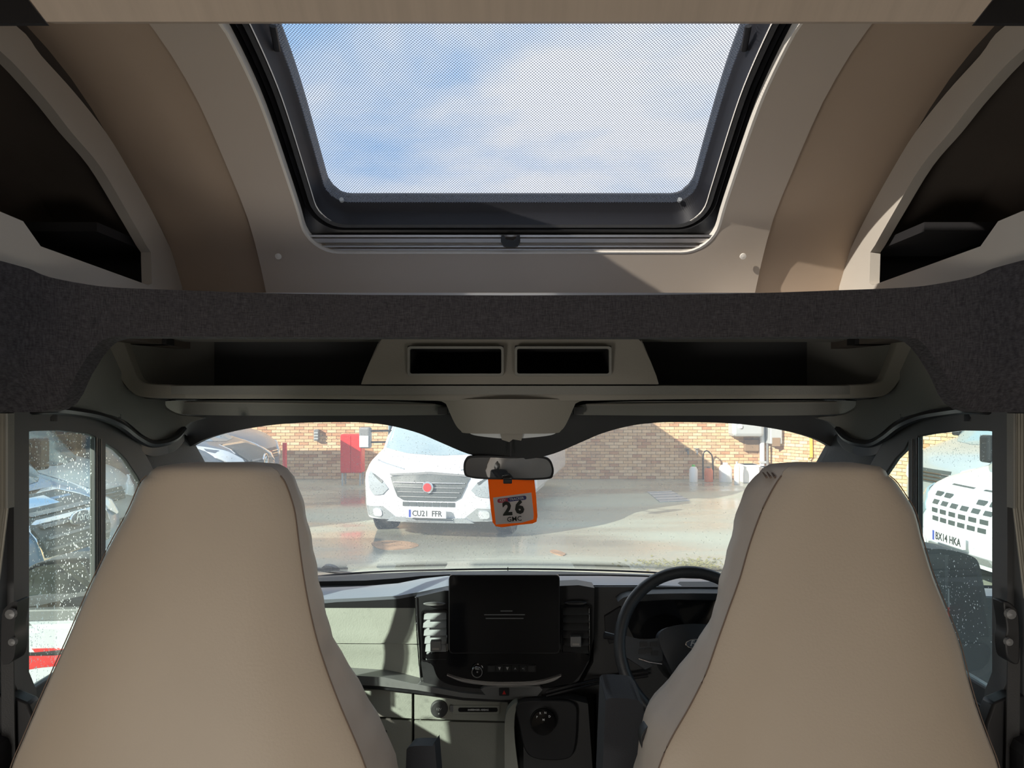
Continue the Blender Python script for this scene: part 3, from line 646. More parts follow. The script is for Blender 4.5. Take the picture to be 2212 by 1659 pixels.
# roof outer skin above (keeps the daylight out of the lining)
def ringloft(name, loops, m, parent, **k):
    """loops: list of (rounded rect loop, offset)"""
    rows = [[roofmap(o_)(a_, b_) for a_, b_ in l_] for l_, o_ in loops]
    return gridmesh(name, rows, m, parent, closed=True, **k)
sky = thing('window_1', kind='structure', loc=(0, 1.4, 2.45)); tag(sky, 'roof skylight with perforated screen, black seal and aluminium rail')
sR = s_px(506, 0.0)
ringloft('cream_edge', [(loop(0.464, sF + 0.002, 0.075), -0.001), (loop(0.458, sF - 0.002, 0.072), -0.002), (loop(0.456, sF - 0.004, 0.07), 0.012)], WLINE, sky, smooth=True)
ringloft('outer_seal', [(loop(0.458, sF - 0.002, 0.072), 0.012), (loop(0.452, sR, 0.07), 0.03), (loop(0.446, sR - 0.003, 0.07), 0.012), (loop(0.442, sR - 0.006, 0.066), 0.028)], RUB, sky, smooth=True)
ringloft('inner_frame', [(loop(0.442, sR - 0.004, 0.068), 0.028), (loop(0.436, sR - 0.008, 0.066), 0.014), (loop(0.428, sR - 0.014, 0.064), 0.016)], DTRIM, sky, smooth=True)
sW = s_px(488, 0.018)
ringloft('white_bead', [(loop(0.4265, sW + 0.0012, 0.062), 0.018), (loop(0.4255, sW, 0.062), 0.0155), (loop(0.4245, sW - 0.001, 0.062), 0.018)], WLINE, sky, smooth=True)
ringloft('frame_lip', [(loop(0.429, sR - 0.012, 0.064), 0.018), (loop(0.4265, sW + 0.001, 0.062), 0.018)], DTRIM, sky)
sG = s_px(438, 0.062)
ringloft('frame_slope', [(loop(0.4245, sW - 0.001, 0.062), 0.018), (loop(0.418, sW - 0.012, 0.058), 0.045), (loop(0.415, sW - 0.016, 0.055), 0.050), (loop(0.409, sG, 0.045), 0.062)], FRM, sky, smooth=True)
ringloft('outer_cap', [(loop(0.50, sF + 0.05, 0.09), 0.02), (loop(0.50, sF + 0.05, 0.09), 0.09), (loop(0.405, sG - 0.002, 0.045), 0.092), (loop(0.409, sG, 0.045), 0.062)], BLK, sky)
def lipgrid(name, w_, sf, off, m, uv=False):
    l = loop(w_, sf, 0.045); o = sheet(name, l, roofmap(off), m, sky, off=(0, 0.0006, 0.0015), step=0.05)
    if uv:
        me = o.data; ul = me.uv_layers.new(name='UVMap')
        # recover chart coordinates: x, and arc length by nearest height along the profile
        smp = [(at_s(S0 + (S1 - S0) * i / 600, off), S0 + (S1 - S0) * i / 600) for i in range(601)]
        cache = {}
        for v in me.vertices:
            cache[v.index] = min(smp, key=lambda q: (q[0].y - v.co.y) ** 2 + (q[0].z - v.co.z) ** 2)[1]
        for lo_ in me.loops: ul.data[lo_.index].uv = (me.vertices[lo_.vertex_index].co.x, cache[lo_.vertex_index])
    return o
# perforated screen with exact chart UVs
rows = []; uvs = []
ns, nx = 60, 30
def halfw(s_):
    r_ = 0.045; d = sG - s_
    return 0.410 if d > r_ else 0.410 - r_ + math.sqrt(max(0, r_ * r_ - (r_ - d) ** 2))
for i in range(ns + 1):
    s_ = sB + (sG - sB) * (1 - (1 - i / ns) ** 1.0); hw = halfw(min(s_, sG - 1e-6))
    rows.append([roofmap(0.060)(-hw + 2 * hw * j / nx, s_) for j in range(nx + 1)]); uvs += [(-hw + 2 * hw * j / nx, s_) for j in range(nx + 1)]
gridmesh('perforated_screen', rows, SCREENM, sky, uvs=uvs)
lipgrid('acrylic_pane', 0.412, sG + 0.003, 0.085, SKYGLASS)
for s in (-1, 1):      # screen clips at the lower corners and side latches
    p = roofmap(0.055)(s * 0.376, s_px(432, 0.055)); MB().lathe([(0, -0.003), (0.005, -0.003), (0.005, 0.003), (0, 0.003)], Matrix.Translation(p) @ Matrix.Rotation(PI / 2.5, 4, 'X'), n=10).build('screen_clip', PIPEM, sky)
    a, b = roofmap(0.046)(s * 0.412, s_px(105, 0.05)), roofmap(0.046)(s * 0.402, s_px(52, 0.05))
    MB().tube([a, a.lerp(b, 0.5), b], 0.006, 8, sq=0.6).build('latch', BLK, sky, smooth=True)
# ribbed aluminium rail at the front of the opening
rail_rows = []
K = [(506.5, .014), (507.5, .002), (512, .001), (513, .007), (515.5, .002), (524, .004), (527, .012), (529, .010), (530.5, .003), (534, .003), (535.5, .012), (537.5, .004), (542, .004), (543.5, .012), (547, .014)]
for py, o_ in K:
    s_ = s_px(py, o_); d = (sF - s_); r_ = 0.072
    hw = 0.4585 if d > r_ else 0.4585 - r_ + math.sqrt(max(0, r_ * r_ - (r_ - max(d, 0)) ** 2))
    rail_rows.append([roofmap(o_)(-hw + 2 * hw * j / 12, s_) for j in range(13)])
rl = gridmesh('aluminium_rail', rail_rows, ALU, sky)
hp = [(1083, 508), (1082, 520), (1087, 530), (1094, 533), (1112, 533), (1119, 530), (1124, 520), (1123, 508), (1117, 508), (1114, 515), (1108, 519), (1098, 519), (1092, 515), (1089, 508)]
sheet('pull_handle', hp, lambda a_, b_: P(a_, b_, at_s(s_px(b_)).y - 0.016), BLK, sky, t=0.012, step=6)
# wood faced cupboard front over the camera
r = thing('overhead_cupboard', 'pale wood-grain cupboard front across the top of the view', 'cupboard', (0, 0.75, 2.29))
o = sheet('wood_panel', [(100, 47), (2106, 47), (2190, -60), (2600, -600), (-400, -600), (20, -60)], lambda a_, b_: P(a_, b_, 0.80 - (47 - b_) * 0.0004), WOOD, r, off=(0, 0.016, 0.006), step=120)
for s in (-1, 1):
    a = P(106, 50, 0.84)
    sheet('end_bracket', mp2([(-500, 52), (100, 50), (52, -10), (-100, -160), (-500, -160)], s), pxmap(0.84), BLK, r, t=0.006, step=90)
box('cupboard_carcass', -0.52, 0.52, 0.35, 0.80, 2.34, 2.50, LIVD, r)

# ------------------------------------------------------------------ side lockers beside the skylight
XB = 0.78
def bmap(s): return lambda a_, b_: Vector((s * XB, XB * F / (CX - a_), EYE - (b_ - HZ) / F * (XB * F / (CX - a_))))
out_t = cat([(-300, -60), (-120, -30), (35, 56), (89, 120), (162, 201), (231, 289), (285, 378), (332, 463), (366, 532), (386, 579), (394, 625), (398, 660)], n=4)
out_b = [(330, 690), (250, 690), (-100, 690), (-300, 700)]
hole = cat([(-260, -20), (-120, 35), (0, 110), (93, 208), (154, 285), (216, 359), (278, 463), (316, 530)], n=4) + [(326, 545), (328, 612), (320, 616), (88, 532), (50, 478), (0, 457), (-120, 420), (-260, 400)]
for s in (-1, 1):
    r = thing('side_locker', 'curved open side locker with pale rim at the %s of the skylight' % ('passenger side' if s < 0 else 'driver side'), 'locker', (s * XB, 1.3, 2.1))
    sheet('rim_board', out_t + out_b, bmap(s), BOARD, r, off=(s * 0.022, 0, 0), holes=[hole], step=30)
    f = lambda px, py, X=XB: Vector((s * X, XB * F / (CX - px), 0))
    # inside of the locker: back wall, floor, front bulkhead
    box('back_wall', *(sorted((s * 1.02, s * 1.04))), 0.4, 1.85, 2.0, 2.6, INNER, r)
    box('locker_floor', *(sorted((s * 0.80, s * 1.03))), 0.4, 1.85, 2.03, 2.05, INNER, r)
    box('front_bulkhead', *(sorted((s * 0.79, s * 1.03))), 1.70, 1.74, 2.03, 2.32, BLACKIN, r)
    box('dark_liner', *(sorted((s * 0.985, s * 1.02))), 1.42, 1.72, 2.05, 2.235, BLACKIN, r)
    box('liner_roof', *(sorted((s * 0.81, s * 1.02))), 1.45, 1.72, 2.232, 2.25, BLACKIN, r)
# shelf over the cab
box('trim_3', -1.08, 1.08, 1.375, 1.83, 2.045, 2.075, GTRIM, bevel=0.005)['kind'] = 'structure'
cr_ = thing('roof', kind='structure', loc=(0, 1.7, 2.0)); tag(cr_, 'closed cab roof shell')
box('cab_roof_skin', -1.05, 1.05, 1.37, 2.08, 2.075, 2.10, WHITE, cr_)
box('cab_roof_front', -0.98, 0.98, 2.03, 2.06, 1.89, 2.08, DTRIM, cr_)
for s in (-1, 1): box('cab_roof_side', *(sorted((s * 0.93, s * 0.97))), 1.30, 2.06, 1.86, 2.09, DTRIM, cr_)
sheet('outer_roof_skin', [(-1.15, s_px(47) - 0.5), (1.15, s_px(47) - 0.5), (1.15, S1), (-1.15, S1)], roofmap(0.095), WHITE, cr_, off=(0, 0.004, 0.014), holes=[loop(0.47, sF + 0.03, 0.075, s_px(47) - 0.42)], step=0.08)

# ------------------------------------------------------------------ fabric cab arch
def fy(px):
    u = min(1.02, abs(px - CX) / 1103.0); return 1.34 - 0.05 * u * u - 0.20 * u ** 5
top = cat([(-330, 520), (-160, 535), (0, 563), (50, 582), (100, 597), (174, 612), (249, 621), (398, 627), (572, 633), (796, 637)], n=4) + [(1103, 638)]
bot = [(1103, 729), (600, 728), (300, 727), (248, 727), (224, 733), (208, 746), (190, 768), (165, 808), (146, 850), (132, 871), (112, 884), (88, 890), (-330, 896)]
outl = top + [(2 * CX - a_, b_) for a_, b_ in top[::-1][1:]] + [(2 * CX - a_, b_) for a_, b_ in bot[::-1][:-1]] + bot
r = thing('trim_1', kind='structure', loc=(0, 1.3, 2.0)); tag(r, 'dark fabric covered arch between living area and cab')
sheet('fabric_arch', outl, lambda a_, b_: P(a_, b_, fy(a_) + 0.02 * max(0, (b_ - 800) / 90)), FABRIC, r, t=0.045, step=36, bevel=0.004)

# ------------------------------------------------------------------ overhead cab shelf, cubby module, console, visors
sh = thing('overhead_shelf', 'grey moulded cab shelf tray above the windscreen with two cubby holes', 'shelf', (0, 1.75, 1.92))
rimL = cat([(214, 738), (228, 727), (252, 722)], n=3)
inn = cat([(262, 722), (276, 762), (292, 804), (304, 822), (330, 829), (420, 832)], n=4)
outer = cat([(214, 738), (236, 778), (262, 822), (284, 848), (312, 858), (400, 861), (700, 862), (955, 866)], n=4)
def shY(a_, b_): u = abs(a_ - CX); return lerp([(0, 1.74), (700, 1.74), (800, 1.68), (890, 1.60)], u)
Lp = outer + [(1103, 868)] ; Tp = inn + [(1103, 832)]
pts = Lp + MIR(Lp)[1:] + [(2 * CX - 252, 715)] + [(2 * CX - a_, b_) for a_, b_ in inn] + [(1103, 832)] + inn[::-1] + [(252, 715), (228, 722)]
sheet('shelf_rim', pts, pxmap(shY), GTRIM2, sh, t=0.03, step=26, bevel=0.003)
box('tray_floor', -0.84, 0.84, 1.72, 2.02, 1.915, 1.935, GTRIM, sh)
box('tray_back', -0.86, 0.86, 2.00, 2.02, 1.93, 2.06, DTRIM, sh)  # charcoal instead of grey trim, painting in the shade inside the tray
for s in (-1, 1):
    a = P(300, 800, 1.72); v = [(s * 0.90, 1.62, 1.93), (s * 0.80, 2.0, 1.93), (s * 0.80, 2.0, 2.06), (s * 0.90, 1.62, 2.06), (s * 0.92, 1.62, 1.93), (s * 0.82, 2.02, 1.93), (s * 0.82, 2.02, 2.06), (s * 0.92, 1.62, 2.06)]
    mk('tray_end', v, [(0, 1, 2, 3), (7, 6, 5, 4), (0, 4, 5, 1), (1, 5, 6, 2), (2, 6, 7, 3), (3, 7, 4, 0)], GTRIM, sh)
h1, h2 = rrect(884, 1084, 752, 808, 5, 2), rrect(1116, 1317, 752, 808, 5, 2)
sheet('cubby_fascia', [(780, 830), (786, 812), (816, 742), (826, 732), (1378, 732), (1390, 742), (1418, 812), (1423, 830)], lambda a_, b_: P(a_, b_, 1.70 + (830 - b_) * 0.0002), GTRIM2, sh, t=0.02, holes=[h1, h2], step=30, bevel=0.003)
for h in ((884, 1084), (1116, 1317)):
    o_, i_ = rrect(h[0] - 4, h[1] + 4, 748, 812, 6, 2), rrect(h[0] + 1, h[1] - 1, 753, 807, 4, 2)
    sheet('cubby_surround', o_, pxmap(1.694), GTRIM, sh, t=0.012, holes=[i_], step=40)
    a, b = P(h[0], 808, 1.71), P(h[1], 752, 1.71)
    mb = MB(); mb.box(a.x - 0.004, b.x + 0.004, 1.712, 1.92, a.z - 0.006, a.z); mb.box(a.x - 0.004, b.x + 0.004, 1.712, 1.92, b.z, b.z + 0.005); mb.box(a.x - 0.004, a.x, 1.712, 1.92, a.z, b.z); mb.box(b.x, b.x + 0.004, 1.712, 1.92, a.z, b.z); mb.box(a.x, b.x, 1.91, 1.92, a.z, b.z)
    mb.build('cubby_box', BLACKIN, sh)
# side faces of the cubby module
for s in (-1, 1):
    a, b = P(782, 828, 1.71), P(820, 735, 1.71)
    mk('module_side', [(s * -a.x, 1.71, a.z), (s * -b.x, 1.71, b.z), (s * -b.x, 2.0, b.z), (s * -a.x, 2.0, a.z)], [(0, 1, 2, 3)], GTRIM, sh)
co = thing('overhead_console', 'smooth grey overhead console above the rear view mirror', 'console', (0, 1.72, 1.83))
sheet('console_cover', cat([(958, 863), (1248, 863), (1243, 872), (1224, 914), (1212, 930), (1196, 936), (1103, 937), (1010, 936), (995, 930), (982, 914), (963, 872)], True, 4), lambda a_, b_: P(a_, b_, 1.715 + 0.05 * ((a_ - CX) / 150) ** 2), GTRIM2, co, t=0.11, step=16, bevel=0.006)
sheet('lamp_lens', cat([(1012, 934), (1024, 940), (1060, 945), (1103, 948), (1150, 945), (1190, 940), (1203, 934)], False, 3), pxmap(1.75), LAMPG, co, t=0.06, step=12)
sheet('sensor_cover', [(1080, 934), (1130, 934), (1126, 952), (1108, 949), (1100, 955), (1084, 950)], pxmap(1.74), GTRIM2, co, t=0.05, step=12)
for s in (-1, 1):
    r = thing('sun_visor', 'folded grey sun visor on the %s side of the console' % ('passenger' if s < 0 else 'driver'), 'sun visor', (s * 0.5, 1.86, 1.86))
    o = sheet('visor_pad', mp2(cat([(348, 874), (356, 867), (420, 865), (700, 866), (880, 868), (965, 878), (966, 894), (900, 897), (600, 898), (420, 896), (366, 888)], True, 4), s), lambda a_, b_: P(a_, b_, 1.86 + 0.0008 * (b_ - 866)), GTRIM, r, t=0.05, step=22, bevel=0.006)
    a, b = P(400, 869, 1.855), P(940, 874, 1.855)
    MB().tube([(s * -a.x, a.y, a.z), (s * -b.x, b.y, b.z)], 0.0025, 6).build('fold_seam', GTRIM2, r)
    a = P(956, 890, 1.85); MB().box(*(sorted((s * -a.x - 0.012, s * -a.x + 0.012))), 1.85, 1.875, a.z - 0.006, a.z + 0.012).build('hinge', DTRIM, r)
# headliner strip between the shelf rim and the visors
box('headliner_panel', -0.92, 0.92, 1.80, 2.0, 1.905, 1.915, DTRIM, sh)

# ------------------------------------------------------------------ corner trims, header, pillars
hd = thing('trim_2', kind='structure', loc=(0, 1.95, 1.85)); tag(hd, 'black windscreen header trim with sweeping lower edge')
hb = cat([(1103, 993), (1060, 991), (1010, 980), (950, 955), (905, 936), (850, 921), (800, 914), (740, 912), (620, 915), (520, 928), (450, 946), (410, 965)], n=4)
half = hb + [(396, 968), (384, 965), (386, 945), (388, 915), (378, 895), (372, 872), (470, 858), (800, 856), (1103, 856)]
full = half + [(2 * CX - a_, b_) for a_, b_ in half[::-1][1:-1]]
sheet('header_cover', full, lambda a_, b_: P(a_, b_, 1.94 + 0.0006 * (b_ - 890)), DTRIM, hd, t=0.03, step=24, bevel=0.003)
MB().box(-0.0012, 0.0012, 1.95, 1.965, P(0, 985, 1.96).z, P(0, 940, 1.96).z).build('seam', BLK, hd)
for s in (-1, 1):
    r = thing('trim_%d' % (4 if s < 0 else 5), kind='structure', loc=(s * 0.8, 1.7, 1.85))
    o1 = cat([(108, 884), (128, 872), (148, 842), (166, 804), (190, 764), (214, 732), (232, 760), (254, 806), (280, 844), (306, 860), (346, 864), (352, 880), (385, 896), (440, 902), (412, 912), (392, 930), (384, 942), (356, 950), (330, 950), (306, 938), (275, 912), (240, 897), (190, 888), (150, 884)], True, 3)
    sheet('pillar_top_trim', mp2(o1, s), lambda a_, b_: P(a_, b_, lerp([(100, 1.34), (210, 1.52), (300, 1.70), (380, 1.84), (450, 1.90)], CX - abs(a_ - CX)) + 0.02), GTRIM, r, t=0.02, step=18, bevel=0.002)
    # black rubber seal that sweeps over the door frame
    sl_ = cat([(60, 886, 1.33), (112, 884, 1.35), (160, 889, 1.44), (215, 899, 1.53), (258, 917, 1.60), (290, 941, 1.68), (322, 958, 1.75), (356, 956, 1.80), (380, 945, 1.84), (396, 926, 1.88)], n=4)
    q = [P(a_, b_, c_) for a_, b_, c_ in sl_]; q = [Vector((-v.x * s if s > 0 else v.x, v.y, v.z)) for v in q]
    MB().tube(q, 0.009, 8).build('rubber_seal', RUB, r, smooth=True)
    bk = [(a_, b_ - 22) for a_, b_, _ in sl_] + [(a_, b_ + 26) for a_, b_, _ in sl_[::-1]]
    sheet('seal_backing', mp2(bk, s), lambda a_, b_: P(a_, b_, lerp([(60, 1.33), (112, 1.35), (160, 1.44), (215, 1.53), (258, 1.60), (290, 1.68), (322, 1.75), (396, 1.88)], CX - abs(a_ - CX)) + 0.035), BLK, r, t=0.006, step=26)
    o2 = [(292, 940), (330, 955), (390, 940), (412, 962), (450, 1030), (560, 1250), (470, 1300), (345, 1080), (318, 1010)]
    sheet('windscreen_pillar', mp2(o2, s), lambda a_, b_: P(a_, b_, lerp([(290, 1.74), (340, 1.82), (410, 1.98), (560, 2.35)], CX - abs(a_ - CX))), DTRIM, r, t=0.03, step=30)
    # drawn-in colour fringe along the glass edge, red on the passenger side
    a, b = P(408, 962, 2.0), P(500, 1130, 2.2)
    MB().tube([(s * -a.x, a.y, a.z), (s * -b.x, b.y, b.z)], 0.003, 6).build('edge_fringe', CHROME if s > 0 else REDP, r)

# ------------------------------------------------------------------ cab doors with windows, at the sides
XD = 0.86
def dmap(s, X=XD): return lambda a_, b_: Vector((s * X, XD * F / (CX - a_), EYE - (b_ - HZ) / F * (XD * F / (CX - a_))))
def dpt(px, py, s, X=XD): return dmap(s, X)(px, py)
def drops(name, n, fn, rmin, rmax, nrm, parent):
    mb = MB()
    for i in range(n):
        c = fn()
        if c is None: continue
        c = Vector(c); r_ = random.uniform(rmin, rmax) * (1.5 if random.random() < 0.08 else 1); N = Vector(nrm).normalized(); a_ = N.cross(Vector((0, 0, 1))).normalized(); b_ = a_.cross(N)
        el = random.uniform(1, 1.7)
        v = [c + a_ * math.cos(k * PI / 3) * r_ + b_ * math.sin(k * PI / 3) * r_ * el for k in range(6)] + [c + N * r_ * 0.55]
        mb.add(v, [(k, (k + 1) % 6, 6) for k in range(6)])
    o = mb.build(name, DROPM, parent, smooth='all'); o['kind'] = 'stuff'; return o
for s in (-1, 1):
    ml = (206, 229) if s < 0 else (223, 245)
    d = thing('door_%d' % (1 if s < 0 else 2), kind='structure', loc=(s * XD, 1.5, 0.7)); tag(d, 'cab door on the %s side with split window' % ('passenger' if s < 0 else 'driver'))
    h1 = cat([(40, 1500), (33, 1470), (31, 1300), (30, 1000), (33, 955), (48, 936), (75, 931)], n=3)[3:] + [(130, 930), (190, 937), (ml[0], 943), (ml[0], 1400), (60, 1496)]
    h2 = [(ml[1], 957), (252, 972), (272, 992), (296, 1028), (318, 1070), (330, 1110), (332, 1300), (ml[1], 1380)]
    fo = cat([(-30, 884), (60, 886), (112, 887), (175, 893), (225, 904), (265, 925), (296, 952), (325, 1000)], n=3) + [(352, 1060), (380, 1150), (390, 1262), (330, 1330), (60, 1545), (-30, 1600)]
    sheet('window_frame', fo, dmap(s), MTRIM, d, off=(s * 0.012, 0, 0), holes=[h1, h2], step=30, bevel=0.003)
    sheet('window_glass', resamp(h1, 40), dmap(s, XD + 0.007), SIDEGLASS, d, off=(s * 0.003, 0, 0), step=60)
    sheet('quarter_glass', resamp(h2, 40), dmap(s, XD + 0.007), SIDEGLASS, d, off=(s * 0.003, 0, 0), step=60)
    # lower door: inner card and outer skin with stripe
    box('door_card', *(sorted((s * (XD - 0.03), s * (XD + 0.01)))), 1.18, 1.98, 0.7, 1.345, BLK, d, bevel=0.02)
    box('card_armrest', *(sorted((s * (XD - 0.10), s * (XD - 0.02)))), 1.25, 1.75, 1.02, 1.09, BLK, d, bevel=0.02)
    box('outer_skin', *(sorted((s * (XD + 0.03), s * (XD + 0.07)))), 1.15, 2.15, 0.6, 1.33, WHITE, d, bevel=0.015)
    box('waist_seal', *(sorted((s * (XD + 0.03), s * (XD + 0.055)))), 1.2, 2.05, 1.33, 1.36, SLATE, d, bevel=0.004)
    box('red_stripe', *(sorted((s * (XD + 0.069), s * (XD + 0.072)))), 1.15, 2.15, 1.225, 1.265, REDP, d)
    if s < 0:
        fn = lambda: (lambda a_, b_: dpt(a_, b_, s, XD + 0.006) if b_ < 1505 - (a_ - 33) * 0.58 else None)(random.uniform(33, ml[0] - 2), random.uniform(934, 1500))
        drops('raindrops', 1900, fn, 0.0005, 0.0014, (1, 0, 0), d)
        fn = lambda: (lambda a_, b_: dpt(a_, b_, s, XD + 0.006) if b_ > 957 + (a_ - 229) ** 2 * 0.012 + 5 else None)(random.uniform(231, 325), random.uniform(960, 1290))
        drops('raindrops', 300, fn, 0.0004, 0.0009, (1, 0, 0), d)
    else:
        fn = lambda: (lambda a_, b_: dpt(a_, b_, s, XD + 0.006))(random.gauss(150, 45), random.choice((random.uniform(938, 1000), random.uniform(1180, 1400), random.uniform(940, 1400))))
        drops('raindrops', 700, lambda: (lambda v: v if 1.33 < v.y < 1.57 and 1.4 < v.z < 1.84 else None)(fn()), 0.0004, 0.0010, (-1, 0, 0), d)
        fn = lambda: (lambda a_, b_: dpt(a_, b_, s, XD + 0.006) if b_ > 957 + (a_ - 229) ** 2 * 0.012 + 5 else None)(random.uniform(247, 325), random.uniform(975, 1290))
        drops('raindrops', 120, fn, 0.0004, 0.0009, (-1, 0, 0), d)
    # window rubber bead down the mullion
    q = [dpt(ml[0] - 1, 945, s, XD - 0.002), dpt(ml[0] - 1, 1390, s, XD - 0.002)]; MB().tube(q, 0.0028, 6).build('glass_channel', RUB, d)
    q = [dpt(ml[0] + 9, 948, s, XD - 0.003), dpt(ml[0] + 9, 1385, s, XD - 0.003)]; MB().tube(q, 0.0016, 6).build('trim_line', SLATE, d)
    # centre pillar and pleated blind
    w_ = thing('wall_%s' % ('left' if s < 0 else 'right'), kind='structure', loc=(s * 1.0, 0, 0.7))
    box('side_wall', *(sorted((s * 1.09, s * 1.13))), -3.2, 1.18, 0.6, 2.62, LIVW, w_)
    box('outer_wall_skin', *(sorted((s * 1.13, s * 1.15))), -3.2, 1.18, 0.5, 2.62, WHITE, w_)
    box('pillar_return', *(sorted((s * 0.925, s * 1.10))), 1.155, 1.185, 0.6, 2.1, MTRIM, w_)
    sheet('centre_pillar', mp2([(-90, 870), (30, 870), (30, 1470), (46, 1510), (60, 1700), (60, 1900), (-90, 1900)], s), pxmap(1.265), MTRIM, w_, t=0.04, step=80)
    sheet('pillar_base', mp2([(-90, 1500), (20, 1503), (60, 1520), (75, 1560), (90, 1900), (-90, 1900)], s), pxmap(1.24), BLK, w_, t=0.03, step=60, bevel=0.004)
    box('cab_step', *(sorted((s * 0.8, s * 1.1))), 1.25, 2.2, 0.6, 0.7, BLK, w_)
    r = thing('pleated_blind', 'folded pleated cloth blind beside the %s window pillar' % ('passenger' if s < 0 else 'driver'), 'blind', (s * 0.86, 1.2, 1.4))
    pts = []
    zt, zb = P(0, 893, 1.235).z, P(0, 1290, 1.235).z
    xs = [abs(P(26, 0, 1.235).x) + 0.0025 * k for k in range(22)]
    rows = [[Vector((s * x_, 1.225 + (0.006 if k % 2 else 0), z_)) for k, x_ in enumerate(xs if z_ > zb + 0.15 else [q_ + (zb + 0.15 - z_) * 0.12 for q_ in xs])] for z_ in (zt, zt - 0.1, zb + 0.15, zb)]
    thick(gridmesh('pleats', rows, BLIND, r), 0.002)
    x_ = s * (xs[0] - 0.002); MB().box(min(x_, x_ + s * 0.004), max(x_, x_ + s * 0.004), 1.222, 1.238, zb + 0.15, zt).build('edge_rail', GTRIM, r)
    r = thing('seat_belt_anchor', 'black seat belt height adjuster on the %s pillar' % ('passenger' if s < 0 else 'driver'), 'seat belt', (s * 0.84, 1.24, 1.5))
    sheet('anchor_cover', mp2(cat([(4, 1330), (12, 1312), (24, 1302), (38, 1300), (34, 1330), (30, 1362), (34, 1380), (32, 1410), (26, 1428), (6, 1436), (2, 1400)], True, 2), s), pxmap(1.225), BLK, r, t=0.03, step=14, bevel=0.003)
    sheet('belt_webbing', mp2([(2, 1400), (28, 1400), (34, 1700), (4, 1700)], s), pxmap(1.232), DTRIM, r, t=0.003, step=60)
    a = P(26, 1325, 1.22); MB().lathe([(0, 0), (0.009, 0), (0.008, 0.006), (0, 0.008)], Matrix.Translation((s * -a.x, a.y, a.z)) @ Matrix.Rotation(PI / 2, 4, 'X'), n=12).build('bolt', SLATE, r)
    a = P(30, 1385, 1.22); MB().lathe([(0, 0), (0.007, 0), (0.006, 0.006), (0, 0.008)], Matrix.Translation((s * -a.x, a.y, a.z)) @ Matrix.Rotation(PI / 2, 4, 'X'), n=12).build('bolt', SLATE, r)

# ------------------------------------------------------------------ windscreen
ws = thing('window_2', kind='structure', loc=(0, 2.3, 1.6)); tag(ws, 'rain specked windscreen')
rows = []
for i in range(13):
    t = i / 12; z = 1.90 - t * 0.60; yc = 2.02 + t * 0.64; hw = 0.90
    rows.append([Vector((u / 10 * hw, yc - 0.10 * (u / 10) ** 2 * (0.3 + t), z)) for u in range(-10, 11)])
thick(gridmesh('windscreen_glass', rows, WSGLASS, ws, smooth=True), 0.004)
def wsp():
    x = random.uniform(-0.86, 0.86)
    if random.random() < 0.6: x = random.gauss(-0.35, 0.28)
    if abs(x) > 0.85: return None
    t = random.betavariate(1.6, 1.6); u = x / 0.90
    return Vector((x, 2.02 + t * 0.64 - 0.10 * u * u * (0.3 + t) - 0.004, 1.90 - t * 0.60))
drops('raindrops', 5200, wsp, 0.0004, 0.0011, (0, -0.68, 0.73), ws)
# black line where the glass meets the scuttle
c = cat([(560, 1262, 2.6), (675, 1246, 2.62), (800, 1236, 2.64), (950, 1231, 2.65), (1103, 1229, 2.65), (1260, 1231, 2.65), (1400, 1236, 2.64), (1560, 1247, 2.62), (1650, 1262, 2.6)], n=4)
MB().tube([P(*q) for q in c], 0.0035, 6).build('scuttle_seal', RUB, ws, smooth=True)
a = P(1097, 1233, 2.64); MB().box(a.x - 0.0015, a.x + 0.0015, a.y, a.y + 0.01, a.z - 0.012, a.z + 0.012).build('washer_pin', RUB, ws)
wp = thing('wiper', 'black wiper arm resting at the foot of the windscreen beside the passenger seat', 'wiper', tuple(P(720, 1240, 2.72)))
MB().tube([P(640, 1222, 2.75), P(700, 1232, 2.74), P(780, 1243, 2.72)], 0.007, 6).build('arm', BLK, wp)
sheet('pivot_cap', cat([(694, 1228), (702, 1222), (718, 1224), (729, 1232), (726, 1237), (700, 1236)], True, 3), pxmap(2.73), BLK, wp, t=0.03, step=10)
sheet('scuttle_panel', [(560, 1268), (1650, 1268), (1640, 1246), (1103, 1232), (570, 1246)], lambda a_, b_: P(a_, b_, 2.70 + (1268 - b_) * 0.004), SAGE, ws, off=(0, 0.02, -0.02), step=60)

# ------------------------------------------------------------------ dashboard
da = thing('dashboard', 'cab dashboard, black centre stack between pale panels and dark driver side', 'dashboard', (0, 2.0, 0.7))
cols = [(-420, 1310, 1285, 1262, 1262), (640, 1298, 1273, 1257, 1246), (680, 1296, 1270, 1256, 1245), (790, 1291, 1266, 1254, 1239), (860, 1287, 1260, 1249, 1237), (910, 1278, 1250, 1244, 1235), (965, 1266, 1244, 1241, 1234), (1103, 1262, 1242, 1239, 1233), (1210, 1264, 1244, 1241, 1234), (1300, 1264, 1244, 1241, 1237), (1385, 1264, 1246, 1243, 1241), (1560, 1268, 1252, 1250, 1250), (2500, 1300, 1280, 1270, 1270)]
def ccol(k):
    return [P(c_[0], c_[k], y_) for c_, y_ in zip(cols, [Y_] * len(cols))]
Ys = {1: 2.03, 2: 2.17, 3: 2.26, 4: 2.62}
R_ = [[P(CX + (c_[0] - CX) * (2.03 / Ys[k]) ** (1 if abs(c_[0] - CX) > 700 else 0), c_[k], Ys[k]) for c_ in cols] for k in (1, 2, 3, 4)]
f0 = [v + Vector((0, 0.02, -0.03)) for v in R_[0]]
gridmesh('dash_top_pad', [[v + Vector((0, 0.006, -0.012)) for v in R_[0]], R_[0], [a_.lerp(b_, 0.5) + Vector((0, 0, 0.006)) for a_, b_ in zip(R_[0], R_[1])], R_[1]], DTOP, da, smooth=True)
